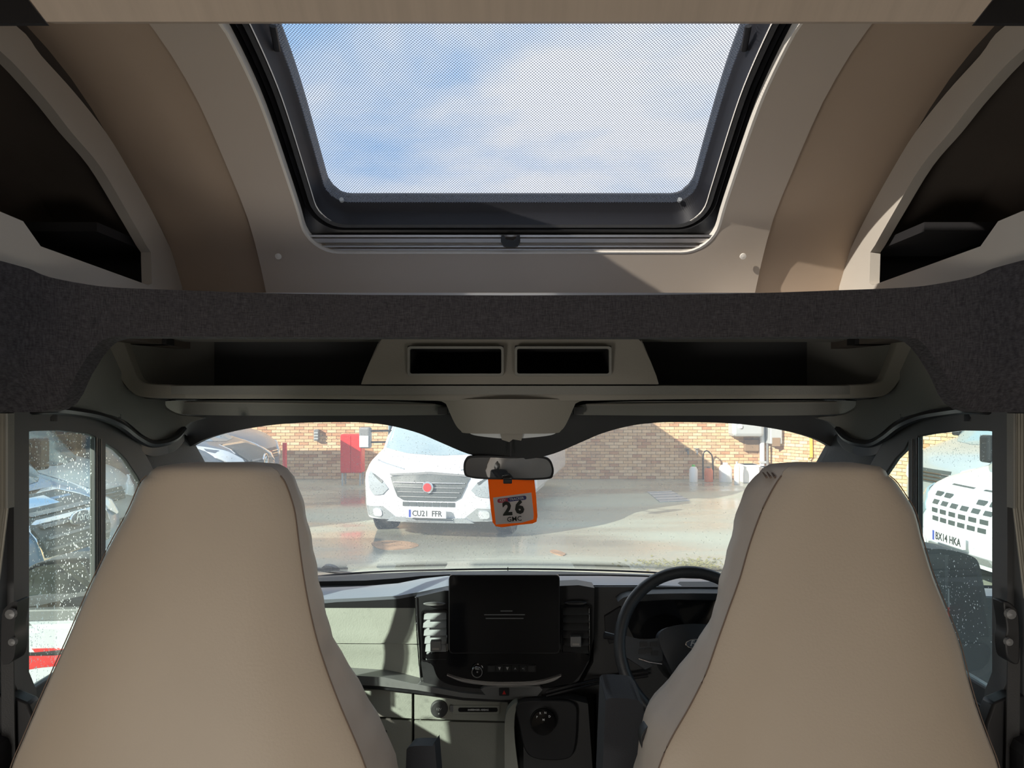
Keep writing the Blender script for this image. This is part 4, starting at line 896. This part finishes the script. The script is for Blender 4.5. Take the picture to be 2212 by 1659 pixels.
gridmesh('dash_rear_gutter', [R_[1], [v + Vector((0, 0.01, -0.02)) for v in R_[1]], [v + Vector((0, 0, -0.014)) for v in R_[2]], R_[2], R_[3]], DTRIM, da)
# body behind everything
mb = MB(); mb.box(-0.84, 0.84, 2.10, 2.60, 0.72, 1.28); mb.build('dash_body', DTRIM, da)
Yd = lambda a_, b_: lerp([(1280, 2.03), (1450, 2.0), (1500, 1.97), (1560, 1.99), (1700, 2.02)], b_)
G = 0.0
sheet('upper_glovebox', [(430, 1316), (690, 1300), (896, 1289), (903, 1360), (909, 1473), (820, 1458), (740, 1451), (430, 1445)], lambda a_, b_: P(a_, b_, Yd(a_, b_) + 0.012 * abs((b_ - 1388) / 90) ** 0.5), SAGE, da, t=0.03, step=22, bevel=0.002)
MB().tube([P(430, 1387, 2.008), P(900, 1390, 2.008)], 0.0012, 5).build('glovebox_crease', SAGE, da)
sheet('glovebox_gap', [(430, 1330), (898, 1284), (912, 1480), (820, 1466), (430, 1452)], pxmap(2.035), BLK, da, t=0.01, step=60)
shf = [(430, 1455), (740, 1458), (830, 1463), (900, 1478), (1000, 1497), (1080, 1504), (1170, 1503), (1170, 1510), (1080, 1512), (1000, 1507), (900, 1491), (820, 1482), (740, 1478), (430, 1478)]
sheet('dash_shelf', shf, lambda a_, b_: P(a_, b_, 1.955), SLATE, da, t=0.07, step=24, bevel=0.003)
sheet('shelf_lower_edge', [(430, 1476), (740, 1474), (820, 1478), (900, 1487), (1000, 1503), (1080, 1508), (1120, 1509), (1120, 1518), (1000, 1513), (900, 1498), (820, 1489), (740, 1486), (430, 1488)], pxmap(1.965), BLK, da, t=0.06, step=24)
sheet('passenger_panel', [(430, 1484), (740, 1486), (820, 1490), (889, 1498), (889, 1552), (790, 1546), (430, 1542)], pxmap(1.985), SAGE, da, t=0.04, step=30, bevel=0.002)
sheet('lower_glovebox', [(430, 1547), (790, 1551), (889, 1557), (889, 1800), (430, 1800)], lambda a_, b_: P(a_, b_, 1.99 + 0.0001 * (b_ - 1550)), SAGE, da, t=0.04, step=50, bevel=0.002)
sheet('centre_panel', [(895, 1499), (1000, 1511), (1096, 1517), (1103, 1558), (895, 1553)], pxmap(1.985), SAGE, da, t=0.04, step=30, bevel=0.002)
sheet('centre_lower_panel', [(895, 1558), (1103, 1562), (1112, 1800), (895, 1800)], lambda a_, b_: P(a_, b_, 1.99 + 0.00012 * (b_ - 1550)), SAGE, da, t=0.04, step=50, bevel=0.002)
sheet('glovebox_handle', cat([(790, 1578), (828, 1579), (835, 1584), (830, 1600), (818, 1618), (806, 1614), (790, 1600)], False, 2), pxmap(1.985), BLK, da, t=0.02, step=12)
sheet('handle_lip', [(790, 1582), (826, 1584), (826, 1590), (812, 1606), (790, 1596)], pxmap(1.98), SAGE, da, t=0.012, step=10, label='pale finger grip inside the dark handle recess')
M = Matrix.Translation(P(949, 1530, 1.984)) @ Matrix.Rotation(PI / 2, 4, 'X')
pw = MB().lathe([(0, 0), (0.0235, 0), (0.0225, 0.008), (0.020, 0.010), (0, 0.010)], M, 24).build('power_socket_cap', DTRIM, da, smooth=True)
text('socket_lettering', '12V', 0.009, P(948, 1532, 1.972), FR, WPRINT, pw, 0.0003)
MB().lathe([(0, 0), (0.002, 0), (0, 0.001)], Matrix.Translation(P(948, 1542, 1.973)) @ Matrix.Rotation(PI / 2, 4, 'X'), 6).build('socket_mark', WPRINT, pw)
ai = sheet('airbag_indicator', rrect(976, 1080, 1524, 1543, 3, 2), pxmap(1.981), SAGE, da, t=0.01, step=40, bevel=0.0008)
sheet('indicator_window', rrect(990, 1075, 1529, 1538, 3, 2), pxmap(1.979), GLOSS, ai, t=0.006, step=40)
sheet('rocker', rrect(972, 979, 1524, 1538, 2, 2), pxmap(1.978), SLATE, ai, t=0.006, step=40)
text('indicator_lettering', 'PASSENGER AIRBAG', 0.0062, P(1033, 1533.5, 1.977), FR, WPRINT, ai, 0.0002, 0.0002)
# centre stack
stack = [(898, 1290), (960, 1276), (1250, 1264), (1284, 1270), (1282, 1380), (1272, 1430), (1250, 1470), (1225, 1488), (1180, 1500), (1100, 1504), (1010, 1496), (955, 1484), (915, 1474), (905, 1400), (900, 1340)]
sheet('centre_stack', stack, lambda a_, b_: P(a_, b_, 1.985 - 0.00025 * max(0, b_ - 1420)), BLK, da, t=0.06, step=26, bevel=0.004)
sheet('stack_gloss_panel', cat([(930, 1412), (1100, 1408), (1262, 1412), (1262, 1440), (1240, 1472), (1205, 1484), (1100, 1490), (1000, 1484), (952, 1470), (936, 1440)], True, 4), pxmap(1.962), GLOSS, da, t=0.02, step=22, bevel=0.003)
MB().tube([P(*q, 1.98) for q in cat([(897, 1290), (900, 1360), (906, 1440), (909, 1474)], n=3)], 0.0016, 6).build('chrome_edge', CHROME, da)
ch_t = cat([(965, 1458), (1000, 1469), (1050, 1476), (1100, 1477), (1160, 1474), (1213, 1459)], n=4); ch_b = cat([(965, 1460), (1000, 1474), (1050, 1481), (1100, 1482), (1160, 1480), (1195, 1472), (1213, 1461)], n=4)
sheet('chrome_smile', ch_t + ch_b[::-1], pxmap(1.955), ALU, da, t=0.01, step=16, bevel=0.0008)
for s, x0, x1, y0, y1 in ((-1, 912, 965, 1322, 1426), (1, 1214, 1272, 1312, 1412)):
    v_ = sheet('vent_surround', rrect(x0 - 3, x1 + 3, y0 - 4, y1 + 4, 8, 3), pxmap(1.97), GLOSS, da, t=0.02, holes=[rrect(x0, x1, y0, y1, 5, 3)], step=30)
    sheet('vent_back', rrect(x0, x1, y0, y1, 3, 2), pxmap(2.0), BLACKIN, v_, t=0.004, step=60)
    n = 6
    for i in range(n):
        yy = y0 + (y1 - y0) * (i + 0.55) / n; in_ = 2 + 1.6 * abs(i - 1)
        a, b = P(x0 + (in_ if s < 0 else 2), yy, 1.966), P(x1 - 1, yy, 1.966)
        M = Matrix.Translation((0, 1.972, a.z)) @ Matrix.Rotation(math.radians(38), 4, 'X')
        MB().box(a.x, b.x, -0.012, 0.012, -0.001, 0.001, M).build('vent_vane', PIPEM if s < 0 else DTRIM, v_)  # left vanes coloured paler for the sunlight falling on them
    a, b = P(x0 + 18, y0 + 62, 1.955), P(x0 + 41, y0 + 84, 1.955)
    k_ = MB().box(a.x, b.x, 1.948, 1.968, b.z, a.z).build('vent_slider', SLATE, v_, bevel=0.002)
    MB().box(a.x + 0.005, b.x - 0.005, 1.946, 1.949, b.z + 0.005, b.z + 0.011).build('slider_plate', ALU, k_)
    c = P((x0 + x1) / 2, y0 - 18 if s < 0 else 1302, 1.972); M = Matrix.Translation(c) @ Matrix.Rotation(PI / 2, 4, 'X') @ Matrix.Diagonal((1, 0.16, 1, 1))
    MB().lathe([(0, 0), (0.030, 0), (0.029, 0.004), (0.026, 0.006), (0, 0.004)], M, 24).build('top_outlet', SLATE if s < 0 else BLK, da, smooth=True)
    x_ = x1 + (0 if s < 0 else 1); MB().tube([P(x_, y0 + 2, 1.966), P(x_ + 1, y1 - 2, 1.966)], 0.0012, 6).build('vent_chrome', CHROME, v_)
scn = thing('touch_screen', 'large black touch screen standing on the centre of the dashboard', 'screen', tuple(P(1090, 1410, 1.93)))
sheet('screen_body', rrect(970, 1209, 1242, 1412, 8, 4), lambda a_, b_: P(a_, b_, 1.925), BLK, scn, t=0.018, step=60, bevel=0.001)
sheet('screen_glass', rrect(972, 1207, 1244, 1410, 7, 4), lambda a_, b_: P(a_, b_, 1.9235), GLOSS, scn, t=0.003, step=60)
MB().tube([P(970, 1250, 1.923), P(970, 1404, 1.923)], 0.0009, 5).build('bezel_highlight', ALU, scn)
for i, (a_, b_, w_) in enumerate(((1090, 1328, 88), (1090, 1336, 82), (1094, 1320, 26))):
    p0, p1 = P(a_ - w_ / 2, b_, 1.922), P(a_ + w_ / 2, b_, 1.922); MB().box(p0.x, p1.x, 1.9215, 1.923, p0.z - 0.0011, p0.z + 0.0011).build('smudge_line', SLATE, scn)
M = Matrix.Translation(P(1031, 1448, 1.962)) @ Matrix.Rotation(PI / 2, 4, 'X')
kn = MB().lathe([(0.0165, 0), (0.0165, 0.012), (0.0145, 0.015), (0.0125, 0.015), (0.0125, 0.010)], M, 28, cap=False).build('volume_knob', CHROME, da, smooth=True)
MB().lathe([(0, 0), (0.0135, 0), (0.0128, 0.0145), (0, 0.0152)], M, 24).build('knob_face', GLOSS, kn, smooth=True)
text('knob_lettering', 'VOL', 0.006, P(1031, 1445, 1.945), FR, WPRINT, kn, 0.0002, 0.0001); text('knob_lettering', 'O', 0.005, P(1031, 1452, 1.945), FR, WPRINT, kn, 0.0002, 0.0001)
bs = sheet('button_strip', rrect(1053, 1158, 1437, 1452, 2, 2), pxmap(1.957), BLK, da, t=0.006, step=40)
for i, x_ in enumerate((1062, 1079, 1096, 1113, 1130, 1148)):
    b_ = sheet('climate_button', rrect(x_ - 7, x_ + 7, 1438.5, 1450.5, 1.5, 2), pxmap(1.954), DTRIM, bs, t=0.005, step=30)
    if i in (1, 2): mk('button_mark', [P(x_ - 3, 1441, 1.953), P(x_ + 3, 1441, 1.953), P(x_, 1448, 1.953)], [(0, 1, 2)], WPRINT, b_)
    elif i in (3, 4): text('button_mark', ('A', '>|')[i - 3], 0.008, P(x_, 1444.5, 1.953), FR, WPRINT, b_, 0.0002)
hz = sheet('hazard_strip', [(1038, 1489), (1046, 1485), (1166, 1484), (1172, 1490), (1160, 1504), (1052, 1505)], pxmap(1.945), SLATE, da, t=0.03, step=20, bevel=0.002)
hb_ = sheet('hazard_button', rrect(1078, 1100, 1486, 1503, 2, 2), pxmap(1.942), BLK, hz, t=0.01, step=30)
mk('hazard_triangle', [P(1085, 1500, 1.941), P(1093, 1500, 1.941), P(1089, 1491, 1.941)], [(0, 1, 2)], REDP, hb_)
# lower console with gear selector
gc = thing('gear_console', 'dark console column with rotary gear selector below the touch screen', 'console', tuple(P(1180, 1659, 1.9)))
sheet('console_side', [(1098, 1800), (1092, 1600), (1096, 1545), (1108, 1522), (1135, 1514), (1160, 1512), (1230, 1510), (1270, 1520), (1290, 1800)], lambda a_, b_: P(a_, b_, 1.93 + 0.05 * max(0, (1125 - a_) / 30) ** 2), DTRIM, gc, t=0.045, step=26, bevel=0.006)
sheet('pale_cheek', cat([(1094, 1800), (1090, 1620), (1091, 1555), (1100, 1530), (1118, 1518), (1112, 1545), (1112, 1600), (1124, 1700), (1130, 1800)], True, 3), pxmap(1.922), SAGE, gc, t=0.03, step=22, bevel=0.003, label='pale grey side cheek of the console')
sheet('selector_panel', cat([(1118, 1520), (1180, 1514), (1240, 1520), (1247, 1560), (1240, 1625), (1215, 1642), (1160, 1640), (1135, 1622), (1122, 1570)], True, 4), pxmap(1.915), BLK, gc, t=0.02, step=20, bevel=0.003)
M = Matrix.Translation(P(1172, 1556, 1.915)) @ Matrix.Rotation(math.radians(80), 4, 'X')
k_ = MB().lathe([(0.033, 0), (0.032, 0.02), (0.029, 0.028), (0, 0.029)], M, 32).build('selector_knob', GLOSS, gc, smooth=True)
MB().lathe([(0.0335, 0.004), (0.0345, 0.006), (0.0335, 0.012), (0.0335, 0.004)], M, 32, cap=False).build('knob_ring', CHROME, k_, smooth=True)
for ch, a_, b_ in (('P', 1160, 1549), ('R', 1167, 1541), ('N', 1178, 1540), ('D', 1187, 1548), ('M', 1174, 1555)):
    text('selector_letter', ch, 0.0075, P(a_, b_, 1.880), (math.radians(80), 0, 0), WPRINT, k_, 0.0003, 0.0001)
# driver side dash
sheet('driver_fascia', [(1284, 1268), (1700, 1268), (2300, 1300), (2300, 1800), (1292, 1800), (1288, 1500), (1250, 1490), (1282, 1430)], lambda a_, b_: P(a_, b_, 2.02), DTRIM, da, t=0.06, step=60)
sheet('cluster_hood', cat([(1335, 1300), (1360, 1287), (1450, 1282), (1600, 1284), (1680, 1300)], False, 3) + [(1684, 1312), (1600, 1297), (1450, 1295), (1365, 1300), (1345, 1315)], pxmap(1.97), DTRIM, da, t=0.05, step=22, bevel=0.003)
sheet('instrument_cluster', [(1348, 1305), (1370, 1297), (1620, 1297), (1660, 1330), (1640, 1380), (1370, 1380), (1350, 1340)], pxmap(2.012), GLOSS, da, t=0.01, step=40)
sheet('air_outlet_facet', [(1306, 1332), (1332, 1316), (1350, 1306), (1348, 1380), (1316, 1392), (1308, 1370)], pxmap(2.008), BLK, da, t=0.02, step=22, bevel=0.002)
for i, yy in enumerate((1466, 1474)):
    MB().tube([P(*q) for q in cat([(1180, yy + 30, 1.95), (1240, yy + 14, 1.96), (1300, yy, 2.0), (1400, yy - 14, 2.0)], n=4)], 0.004, 6).build('sweep_line', BLK, da)

# ------------------------------------------------------------------ steering wheel
sw = thing('steering_wheel', 'black four spoke steering wheel with oval hub badge in front of driver seat', 'steering wheel', tuple(P(1499, 1398, 1.76)))
sw.rotation_euler = (math.radians(70), 0, 0)
mb = MB(); rr = []
for i in range(64):
    t = 2 * PI * i / 64; c = Vector((math.cos(t), math.sin(t), 0)); rr.append([c * (0.176 + 0.0145 * math.cos(2 * PI * k / 12)) + Vector((0, 0, 0.0175 * math.sin(2 * PI * k / 12))) for k in range(12)])
rr.append(rr[0]); gridmesh('rim', rr, mat('black_leather', (0.03, 0.032, 0.036), 0.42, bump=0.2, bscale=500), sw, closed=True, world=False, smooth='all')
hubp = cat([(-0.085, 0.022), (-0.06, 0.045), (0, 0.052), (0.06, 0.045), (0.085, 0.022), (0.07, -0.03), (0.045, -0.075), (0, -0.088), (-0.045, -0.075), (-0.07, -0.03)], True, 4)
HUBM = mat('hub_plastic', (0.035, 0.04, 0.048), 0.4, bump=0.15, bscale=500)
sheet('hub_cover', hubp, lambda a_, b_: Vector((a_, b_, 0.03 - 2.2 * (a_ * a_ + b_ * b_))), HUBM, sw, off=(0, 0, -0.04), step=0.016, world=False)
for s in (-1, 1):
    sp = sheet('spoke', [(s * 0.075, 0.022), (s * 0.12, 0.016), (s * 0.166, 0.026), (s * 0.168, -0.02), (s * 0.12, -0.05), (s * 0.078, -0.03)][::s], lambda a_, b_: Vector((a_, b_, 0.010)), HUBM, sw, off=(0, 0, -0.015), step=0.03, world=False)
    for (x_, y_) in ((0.098, 0.006), (0.122, 0.006), (0.110, -0.008), (0.126, -0.010), (0.097, -0.014)):
        MB().box(*(sorted((s * (x_ - 0.008), s * (x_ + 0.008)))), y_ - 0.005, y_ + 0.005, 0.010, 0.014).build('spoke_button', BLK, sp, world=False)
    MB().tube([(s * 0.135, -0.026, 0.012), (s * 0.11, -0.034, 0.014), (s * 0.082, -0.038, 0.016)], 0.0018, 6).build('spoke_chrome', CHROME, sp, world=False)
    sheet('lower_spoke', [(s * 0.03, -0.075), (s * 0.055, -0.065), (s * 0.095, -0.145), (s * 0.07, -0.16)][::-s], lambda a_, b_: Vector((a_, b_, 0.004)), HUBM, sw, off=(0, 0, -0.012), step=0.03, world=False)
    MB().tube([(s * 0.058, -0.075, 0.006), (s * 0.088, -0.135, 0.006)], 0.0018, 6).build('lower_spoke_trim', ALU, sw, world=False)
M = Matrix.Translation((0, 0.006, 0.030)) @ Matrix.Diagonal((1, 0.42, 1, 1))
em = MB().lathe([(0, 0), (0.027, 0), (0.0275, 0.002), (0.026, 0.003), (0, 0.003)], M, 32).build('hub_emblem', CHROME, sw, world=False, smooth=True)
MB().lathe([(0, 0.003), (0.0245, 0.003), (0.024, 0.0036), (0, 0.0038)], M, 32).build('emblem_field', DBLUEP, em, world=False)
text('emblem_script', 'Ford', 0.018, (0, 0.007, 0.0345), (0, 0, 0), WPRINT, em, 0.0003, 0.0002, 0.35, world=False)
st = MB().tube([(0, 0, -0.02), (0, -0.02, -0.16)], [0.05, 0.065], 16).build('steering_column', DTRIM, sw, world=False, smooth=True)
for s in (-1, 1): MB().tube([(s * 0.04, -0.01, -0.07), (s * 0.15, 0.02, -0.07), (s * 0.205, 0.03, -0.06)], [0.006, 0.006, 0.009], 8).build('stalk', BLK, st, world=False, smooth=True)

# ------------------------------------------------------------------ rear view mirror + key tag
MIRM = mat('mirror_glass', (0.72, 0.72, 0.72), 0.02, metal=1.0)
rm = thing('rear_view_mirror', 'black framed rear view mirror hanging below the header', 'mirror', tuple(P(1098, 1010, 2.0)))
mo = cat([(1001, 1006), (1005, 992), (1016, 985), (1060, 984), (1103, 986), (1150, 985), (1178, 987), (1190, 995), (1196, 1012), (1195, 1026), (1188, 1034), (1150, 1037), (1098, 1036), (1040, 1035), (1012, 1031), (1003, 1024)], True, 4)
tilt = lambda a_, b_: 2.0 + (a_ - 1098) * 0.00022 + (b_ - 1010) * 0.00025
sheet('housing', mo, pxmap(lambda a_, b_: tilt(a_, b_)), BLK, rm, t=0.03, step=20, bevel=0.003)
mi = [(1098 + (a_ - 1098) * 0.955, 1010.5 + (b_ - 1010.5) * 0.84) for a_, b_ in mo]
sheet('mirror_glass', mi, pxmap(lambda a_, b_: tilt(a_, b_) - 0.0025), MIRM, rm, t=0.002, step=300, grid=False, smooth=False)
MB().tube([P(1098, 988, 2.03), P(1100, 960, 2.08)], 0.012, 10).build('stem', BLK, rm, smooth=True)
a, b = P(1087, 1034, 1.985), P(1106, 1045, 1.985); MB().box(a.x, b.x, 1.985, 2.01, b.z, a.z).build('dip_lever', BLK, rm, bevel=0.002)
kt = thing('key_tag', 'bright orange key tracker tag numbered 26 hanging from the mirror', 'tag', tuple(P(1107, 1138, 2.0370)))
to = [(1052, 1014), (1152, 1014), (1158, 1070), (1161, 1115), (1159, 1127), (1150, 1131), (1120, 1134), (1085, 1139), (1071, 1137), (1064, 1128), (1060, 1100)]
sheet('card', to, pxmap(2.0380), ORANGE, kt, t=0.0015, step=40, grid=False, smooth=False)
lb = sheet('paper_label', [(1065, 1075), (1148, 1064), (1153, 1112), (1152, 1122), (1128, 1129), (1071, 1133)], pxmap(2.0365), LABELM, kt, t=0.0008, step=60, grid=False, smooth=False)
def rot2(pts, c_, d_):
    q = math.radians(d_); return [(c_[0] + (a_ - c_[0]) * math.cos(q) - (b_ - c_[1]) * math.sin(q), c_[1] + (a_ - c_[0]) * math.sin(q) + (b_ - c_[1]) * math.cos(q)) for a_, b_ in pts]
sheet('red_pill', rot2(rrect(1074, 1101, 1074, 1083, 4, 3), (1106, 1076), -7), pxmap(2.0358), PILLR, lb, t=0.0005, step=40, grid=False, smooth=False)
sheet('navy_pill', rot2(rrect(1096, 1137, 1074, 1083, 4, 3), (1106, 1076), -7), pxmap(2.0356), PILLB, lb, t=0.0005, step=40, grid=False, smooth=False)
RT = lambda d_: (PI / 2, math.radians(-d_), 0)
text('label_lettering', 'KEY', 0.0095, P(1086, 1081, 2.0348), RT(7), WPRINT, lb, 0.0002, 0.0001); text('label_lettering', 'TRACKER', 0.0092, P(1116, 1077.5, 2.0348), RT(7), WPRINT, lb, 0.0002, 0.0001)
text('label_number', '2', 0.050, P(1096, 1100, 2.0350), RT(4), INK, lb, 0.0002, 0.0022, sx=1.0); text('label_number', '6', 0.048, P(1122, 1097, 2.0350), RT(6), INK, lb, 0.0002, 0.0024, sx=1.0)
text('label_code', 'GMC', 0.0185, P(1111, 1121.5, 2.0350), RT(5), INK, lb, 0.0002, 0.0002)

MB().tube([P(1097, 1034, 2.05), P(1097, 1018, 2.035)], 0.004, 6).build('hook', BLK, kt)
# ------------------------------------------------------------------ door mirrors outside
for s in (-1, 1):
    r = thing('door_mirror', 'tall black door mirror with two glasses outside the %s window' % ('passenger' if s < 0 else 'driver'), 'mirror', (s * 1.07, 1.75, 1.2))
    if s < 0:
        o_ = cat([(30, 1300), (40, 1255), (62, 1225), (100, 1212), (170, 1206), (196, 1212), (206, 1240), (232, 1330), (250, 1420), (252, 1500), (220, 1530), (90, 1532), (52, 1515), (38, 1480), (30, 1400)], True, 4)
        g1 = cat([(36, 1300), (46, 1258), (66, 1232), (104, 1220), (160, 1217), (180, 1220), (196, 1260), (216, 1330), (228, 1396), (170, 1400), (38, 1408), (34, 1360)], True, 3)
        g2 = cat([(40, 1422), (120, 1416), (230, 1408), (238, 1490), (210, 1518), (96, 1520), (60, 1506), (44, 1470)], True, 3)
    else:
        o_ = cat([(2016, 1186), (2060, 1190), (2096, 1200), (2114, 1216), (2124, 1260), (2136, 1320), (2146, 1380), (2150, 1420), (2142, 1446), (2124, 1460), (2094, 1466), (1990, 1470), (1960, 1400), (1960, 1200)], True, 4)
        g1 = cat([(2000, 1196), (2060, 1200), (2090, 1208), (2104, 1224), (2114, 1262), (2126, 1320), (2134, 1372), (2120, 1376), (1975, 1374), (1970, 1210)], True, 3)
        g2 = cat([(1975, 1392), (2080, 1390), (2134, 1394), (2138, 1420), (2128, 1438), (2100, 1450), (1985, 1456)], True, 3)
    msl = 0.00075 if s < 0 else 0.00035
    ym = lambda a_, b_: 1.78 - (abs(a_ - CX) - 950) * msl
    sheet('housing', o_, pxmap(ym), MTRIM, r, t=0.10, step=26, bevel=0.01)  # grey rather than black, so the rim reads as highlighted
    sheet('main_glass', g1, pxmap(lambda a_, b_: ym(a_, b_) - 0.006), MIRM, r, t=0.004, step=400, grid=False, smooth=False)
    sheet('wide_angle_glass', g2, pxmap(lambda a_, b_: ym(a_, b_) - 0.006 + 0.05 * ((b_ - 1450) / 100) ** 2 * 0.1), MIRM, r, t=0.004, step=40)
    MB().box(*(sorted((s * 0.93, s * 1.02))), 1.80, 1.86, 1.34, 1.40).build('mounting_arm', BLK, r, bevel=0.01)

# ------------------------------------------------------------------ seats
def seat(label, lv, inner, cx, sgn):
    """lv rows: (py, px outer edge of rear panel, px seam on the inboard side, px front edge of the side bolster)"""
    root = thing('cab_seat', label, 'seat', (cx, 1.3, 0.7))
    lv = cat(lv, n=4); rows_b = []; rows_s = []; seam_i = []; seam_o = []
    y0 = lv[0][0]
    for (py, xo, xs_, xf) in lv:
        u = (py - y0) / (1750.0 - y0)
        Yr = 1.205 - 0.05 * u; d = 0.075 + 0.075 * min(1, u * 2.2)
        z = EYE - (py - HZ) / F * Yr
        A = (xo - CX) / F * Yr; B = (xs_ - CX) / F * Yr; C = (xf - CX) / F * (Yr + d * 0.8)
        D = A + (B - A) * 0.06
        sg = 1 if B > A else -1
        w_ = abs(B - A); bul = 0.022 + 0.01 * u
        ring = [(A + sg * 0.0 , Yr + d * 0.35), (A, Yr + 0.012), (A + sg * 0.010, Yr - 0.001)]
        for k in range(1, 12):
            t = k / 12; ring.append((A + (B - A) * (0.02 + 0.96 * t), Yr - bul * (1 - (2 * t - 1) ** 4)))
        ring += [(B - sg * 0.006, Yr - 0.001), (B, Yr + 0.004)]
        nb = len(ring)
        rows_b.append([Vector((x_, y_, z)) for x_, y_ in ring])
        side = [(B, Yr + 0.005), (B + (C - B) * 0.4 + sg * 0.006, Yr + d * 0.35), (C + sg * 0.002, Yr + d * 0.8), (C - sg * 0.012, Yr + d + 0.008), (B - sg * w_ * 0.25, Yr + d), ((A + B) / 2, Yr + d * 0.9), (A + sg * w_ * 0.25, Yr + d), (A + sg * 0.02, Yr + d + 0.006), (A + sg * 0.002, Yr + d * 0.8), (A + sg * 0.0, Yr + d * 0.36)]
        wob = 0.0025 * math.sin(py * 0.06) * math.sin(py * 0.023)
        rows_s.append([Vector((x_ + (wob if 0 < i < 4 else 0), y_, z)) for i, (x_, y_) in enumerate(side)])
        seam_i.append(Vector((B + sg * 0.0005, Yr + 0.003, z))); seam_o.append(Vector((A - sg * 0.0005, Yr + 0.008, z)))
    # rounded crown closing the top
    def crown(rows, k, dz): 
        c = sum((v for v in rows_b[0] + rows_s[0]), Vector()) / (len(rows_b[0]) + len(rows_s[0]))
        return [Vector((c.x + (v.x - c.x) * k, c.y + (v.y - c.y) * k, v.z + dz)) for v in rows[0]]
    cr_b = [crown(rows_b, 0.03, 0.020), crown(rows_b, 0.5, 0.019), crown(rows_b, 0.86, 0.014), crown(rows_b, 0.96, 0.007)]
    cr_s = [crown(rows_s, 0.03, 0.020), crown(rows_s, 0.5, 0.019), crown(rows_s, 0.86, 0.014), crown(rows_s, 0.96, 0.007)]
    gridmesh('back_cover', cr_b + rows_b, LEATH, root, smooth='all')
    gridmesh('side_cover', cr_s + rows_s, LEATH2, root, smooth='all', label='paler stitched side and front cover')
    MB().tube(seam_i, 0.0012, 6).build('seam', STITCH, root, smooth=True)
    MB().tube(seam_o, 0.0009, 6).build('seam', STITCH, root, smooth=True)
    # seat base below the frame
    zb = rows_b[-1][0].z
    xs_ = [v.x for v in rows_b[-1]]; x0, x1 = min(xs_), max(xs_)
    MB().box(x0 + 0.03, x1 - 0.05, 1.17, 1.29, 0.95, zb + 0.01).build('lower_back', LEATH, root, bevel=0.03)
    MB().box(x0 + 0.08, x1 - 0.08, 1.24, 1.70, 0.98, 1.10).build('seat_cushion', LEATH, root, bevel=0.05)
    MB().box(x0 + 0.08, x1 - 0.08, 1.28, 1.65, 0.7, 1.03).build('pedestal', BLK, root, bevel=0.01)
    return root
LS = [(1028, 312, 604, 622), (1042, 298, 614, 634), (1070, 286, 625, 646), (1110, 268, 636, 657), (1180, 230, 645, 668), (1250, 196, 655, 682), (1320, 165, 668, 693), (1390, 135, 685, 706), (1460, 103, 708, 732), (1530, 72, 735, 768), (1600, 42, 765, 806), (1659, 17, 788, 834), (1750, -10, 815, 862)]
RS = [(1028, 1926, 1690, 1640), (1042, 1942, 1680, 1628), (1070, 1962, 1664, 1612), (1110, 1985, 1645, 1598), (1180, 2003, 1620, 1580), (1250, 2025, 1600, 1566), (1320, 2053, 1575, 1551), (1390, 2080, 1550, 1535), (1460, 2098, 1525, 1500), (1530, 2118, 1490, 1450), (1600, 2143, 1450, 1400), (1659, 2165, 1425, 1385), (1750, 2185, 1400, 1370)]
s1 = seat('beige leatherette passenger seat seen from behind, seam on its inboard edge', LS, 1, -0.5, -1)
s2 = seat('beige leatherette driver seat seen from behind, in front of steering wheel', RS, 1, 0.52, 1)
sheet('armrest', cat([(878, 1620), (884, 1613), (908, 1611), (934, 1612), (940, 1618), (944, 1800), (872, 1800)], False, 2), lambda a_, b_: P(a_, b_, 1.42), ARM, s1, off=(0, 0.10, -0.03), step=22, bevel=0.006)
sheet('armrest', cat([(1308, 1516), (1314, 1509), (1340, 1508), (1370, 1511), (1385, 1520), (1392, 1560), (1394, 1820), (1296, 1820)], False, 2), lambda a_, b_: P(a_, b_, 1.34), ARM, s2, off=(0, 0.09, 0.01), step=26, bevel=0.008)
sheet('recline_lever', cat([(1384, 1600), (1392, 1578), (1408, 1564), (1414, 1572), (1402, 1610), (1394, 1640)], True, 3), pxmap(1.25), BLK, s2, t=0.03, step=14, bevel=0.002)
# shirring folds on the driver headrest corner
for i in range(5):
    a_ = 1648 + i * 9; MB().tube([P(a_, 1019 + abs(i - 2), 1.235), P(a_ + 8, 1031, 1.215)], [0.0012, 0.0022], 6).build('gather_fold', STITCH, s2, smooth=True)

# ------------------------------------------------------------------ cab floor and the living area behind the camera
fl = box('floor', -1.13, 1.13, -3.2, 2.2, 0.6, 0.7, FLOORM); fl['kind'] = 'structure'
box('trim_6', -0.9, 0.9, 2.2, 2.62, 0.6, 1.2, DTRIM)['kind'] = 'structure'
wb = thing('wall_rear', kind='structure', loc=(0, -3.2, 0.7))
MB().box(-1.13, 1.13, -3.25, -3.2, 0.6, 2.62).build('rear_panel', LIVW, wb)
rs = box('roof', -1.15, 1.15, -3.25, 0.85, 2.60, 2.66, WHITE); rs['kind'] = 'structure'
cb = thing('tall_wardrobe', 'tall dark wardrobe in the living area behind the camera', 'wardrobe', (0.7, -2.4, 0.7))
MB().box(0.40, 1.08, -2.7, -2.1, 0.7, 2.5).build('wardrobe_body', LIVD, cb)
cb = thing('washroom_pod', 'pale washroom pod in the living area behind the camera', 'cabinet', (-0.2, -2.8, 0.7))
MB().box(-0.25, 0.38, -3.1, -2.3, 0.7, 2.5).build('pod_wall', LIVW, cb)
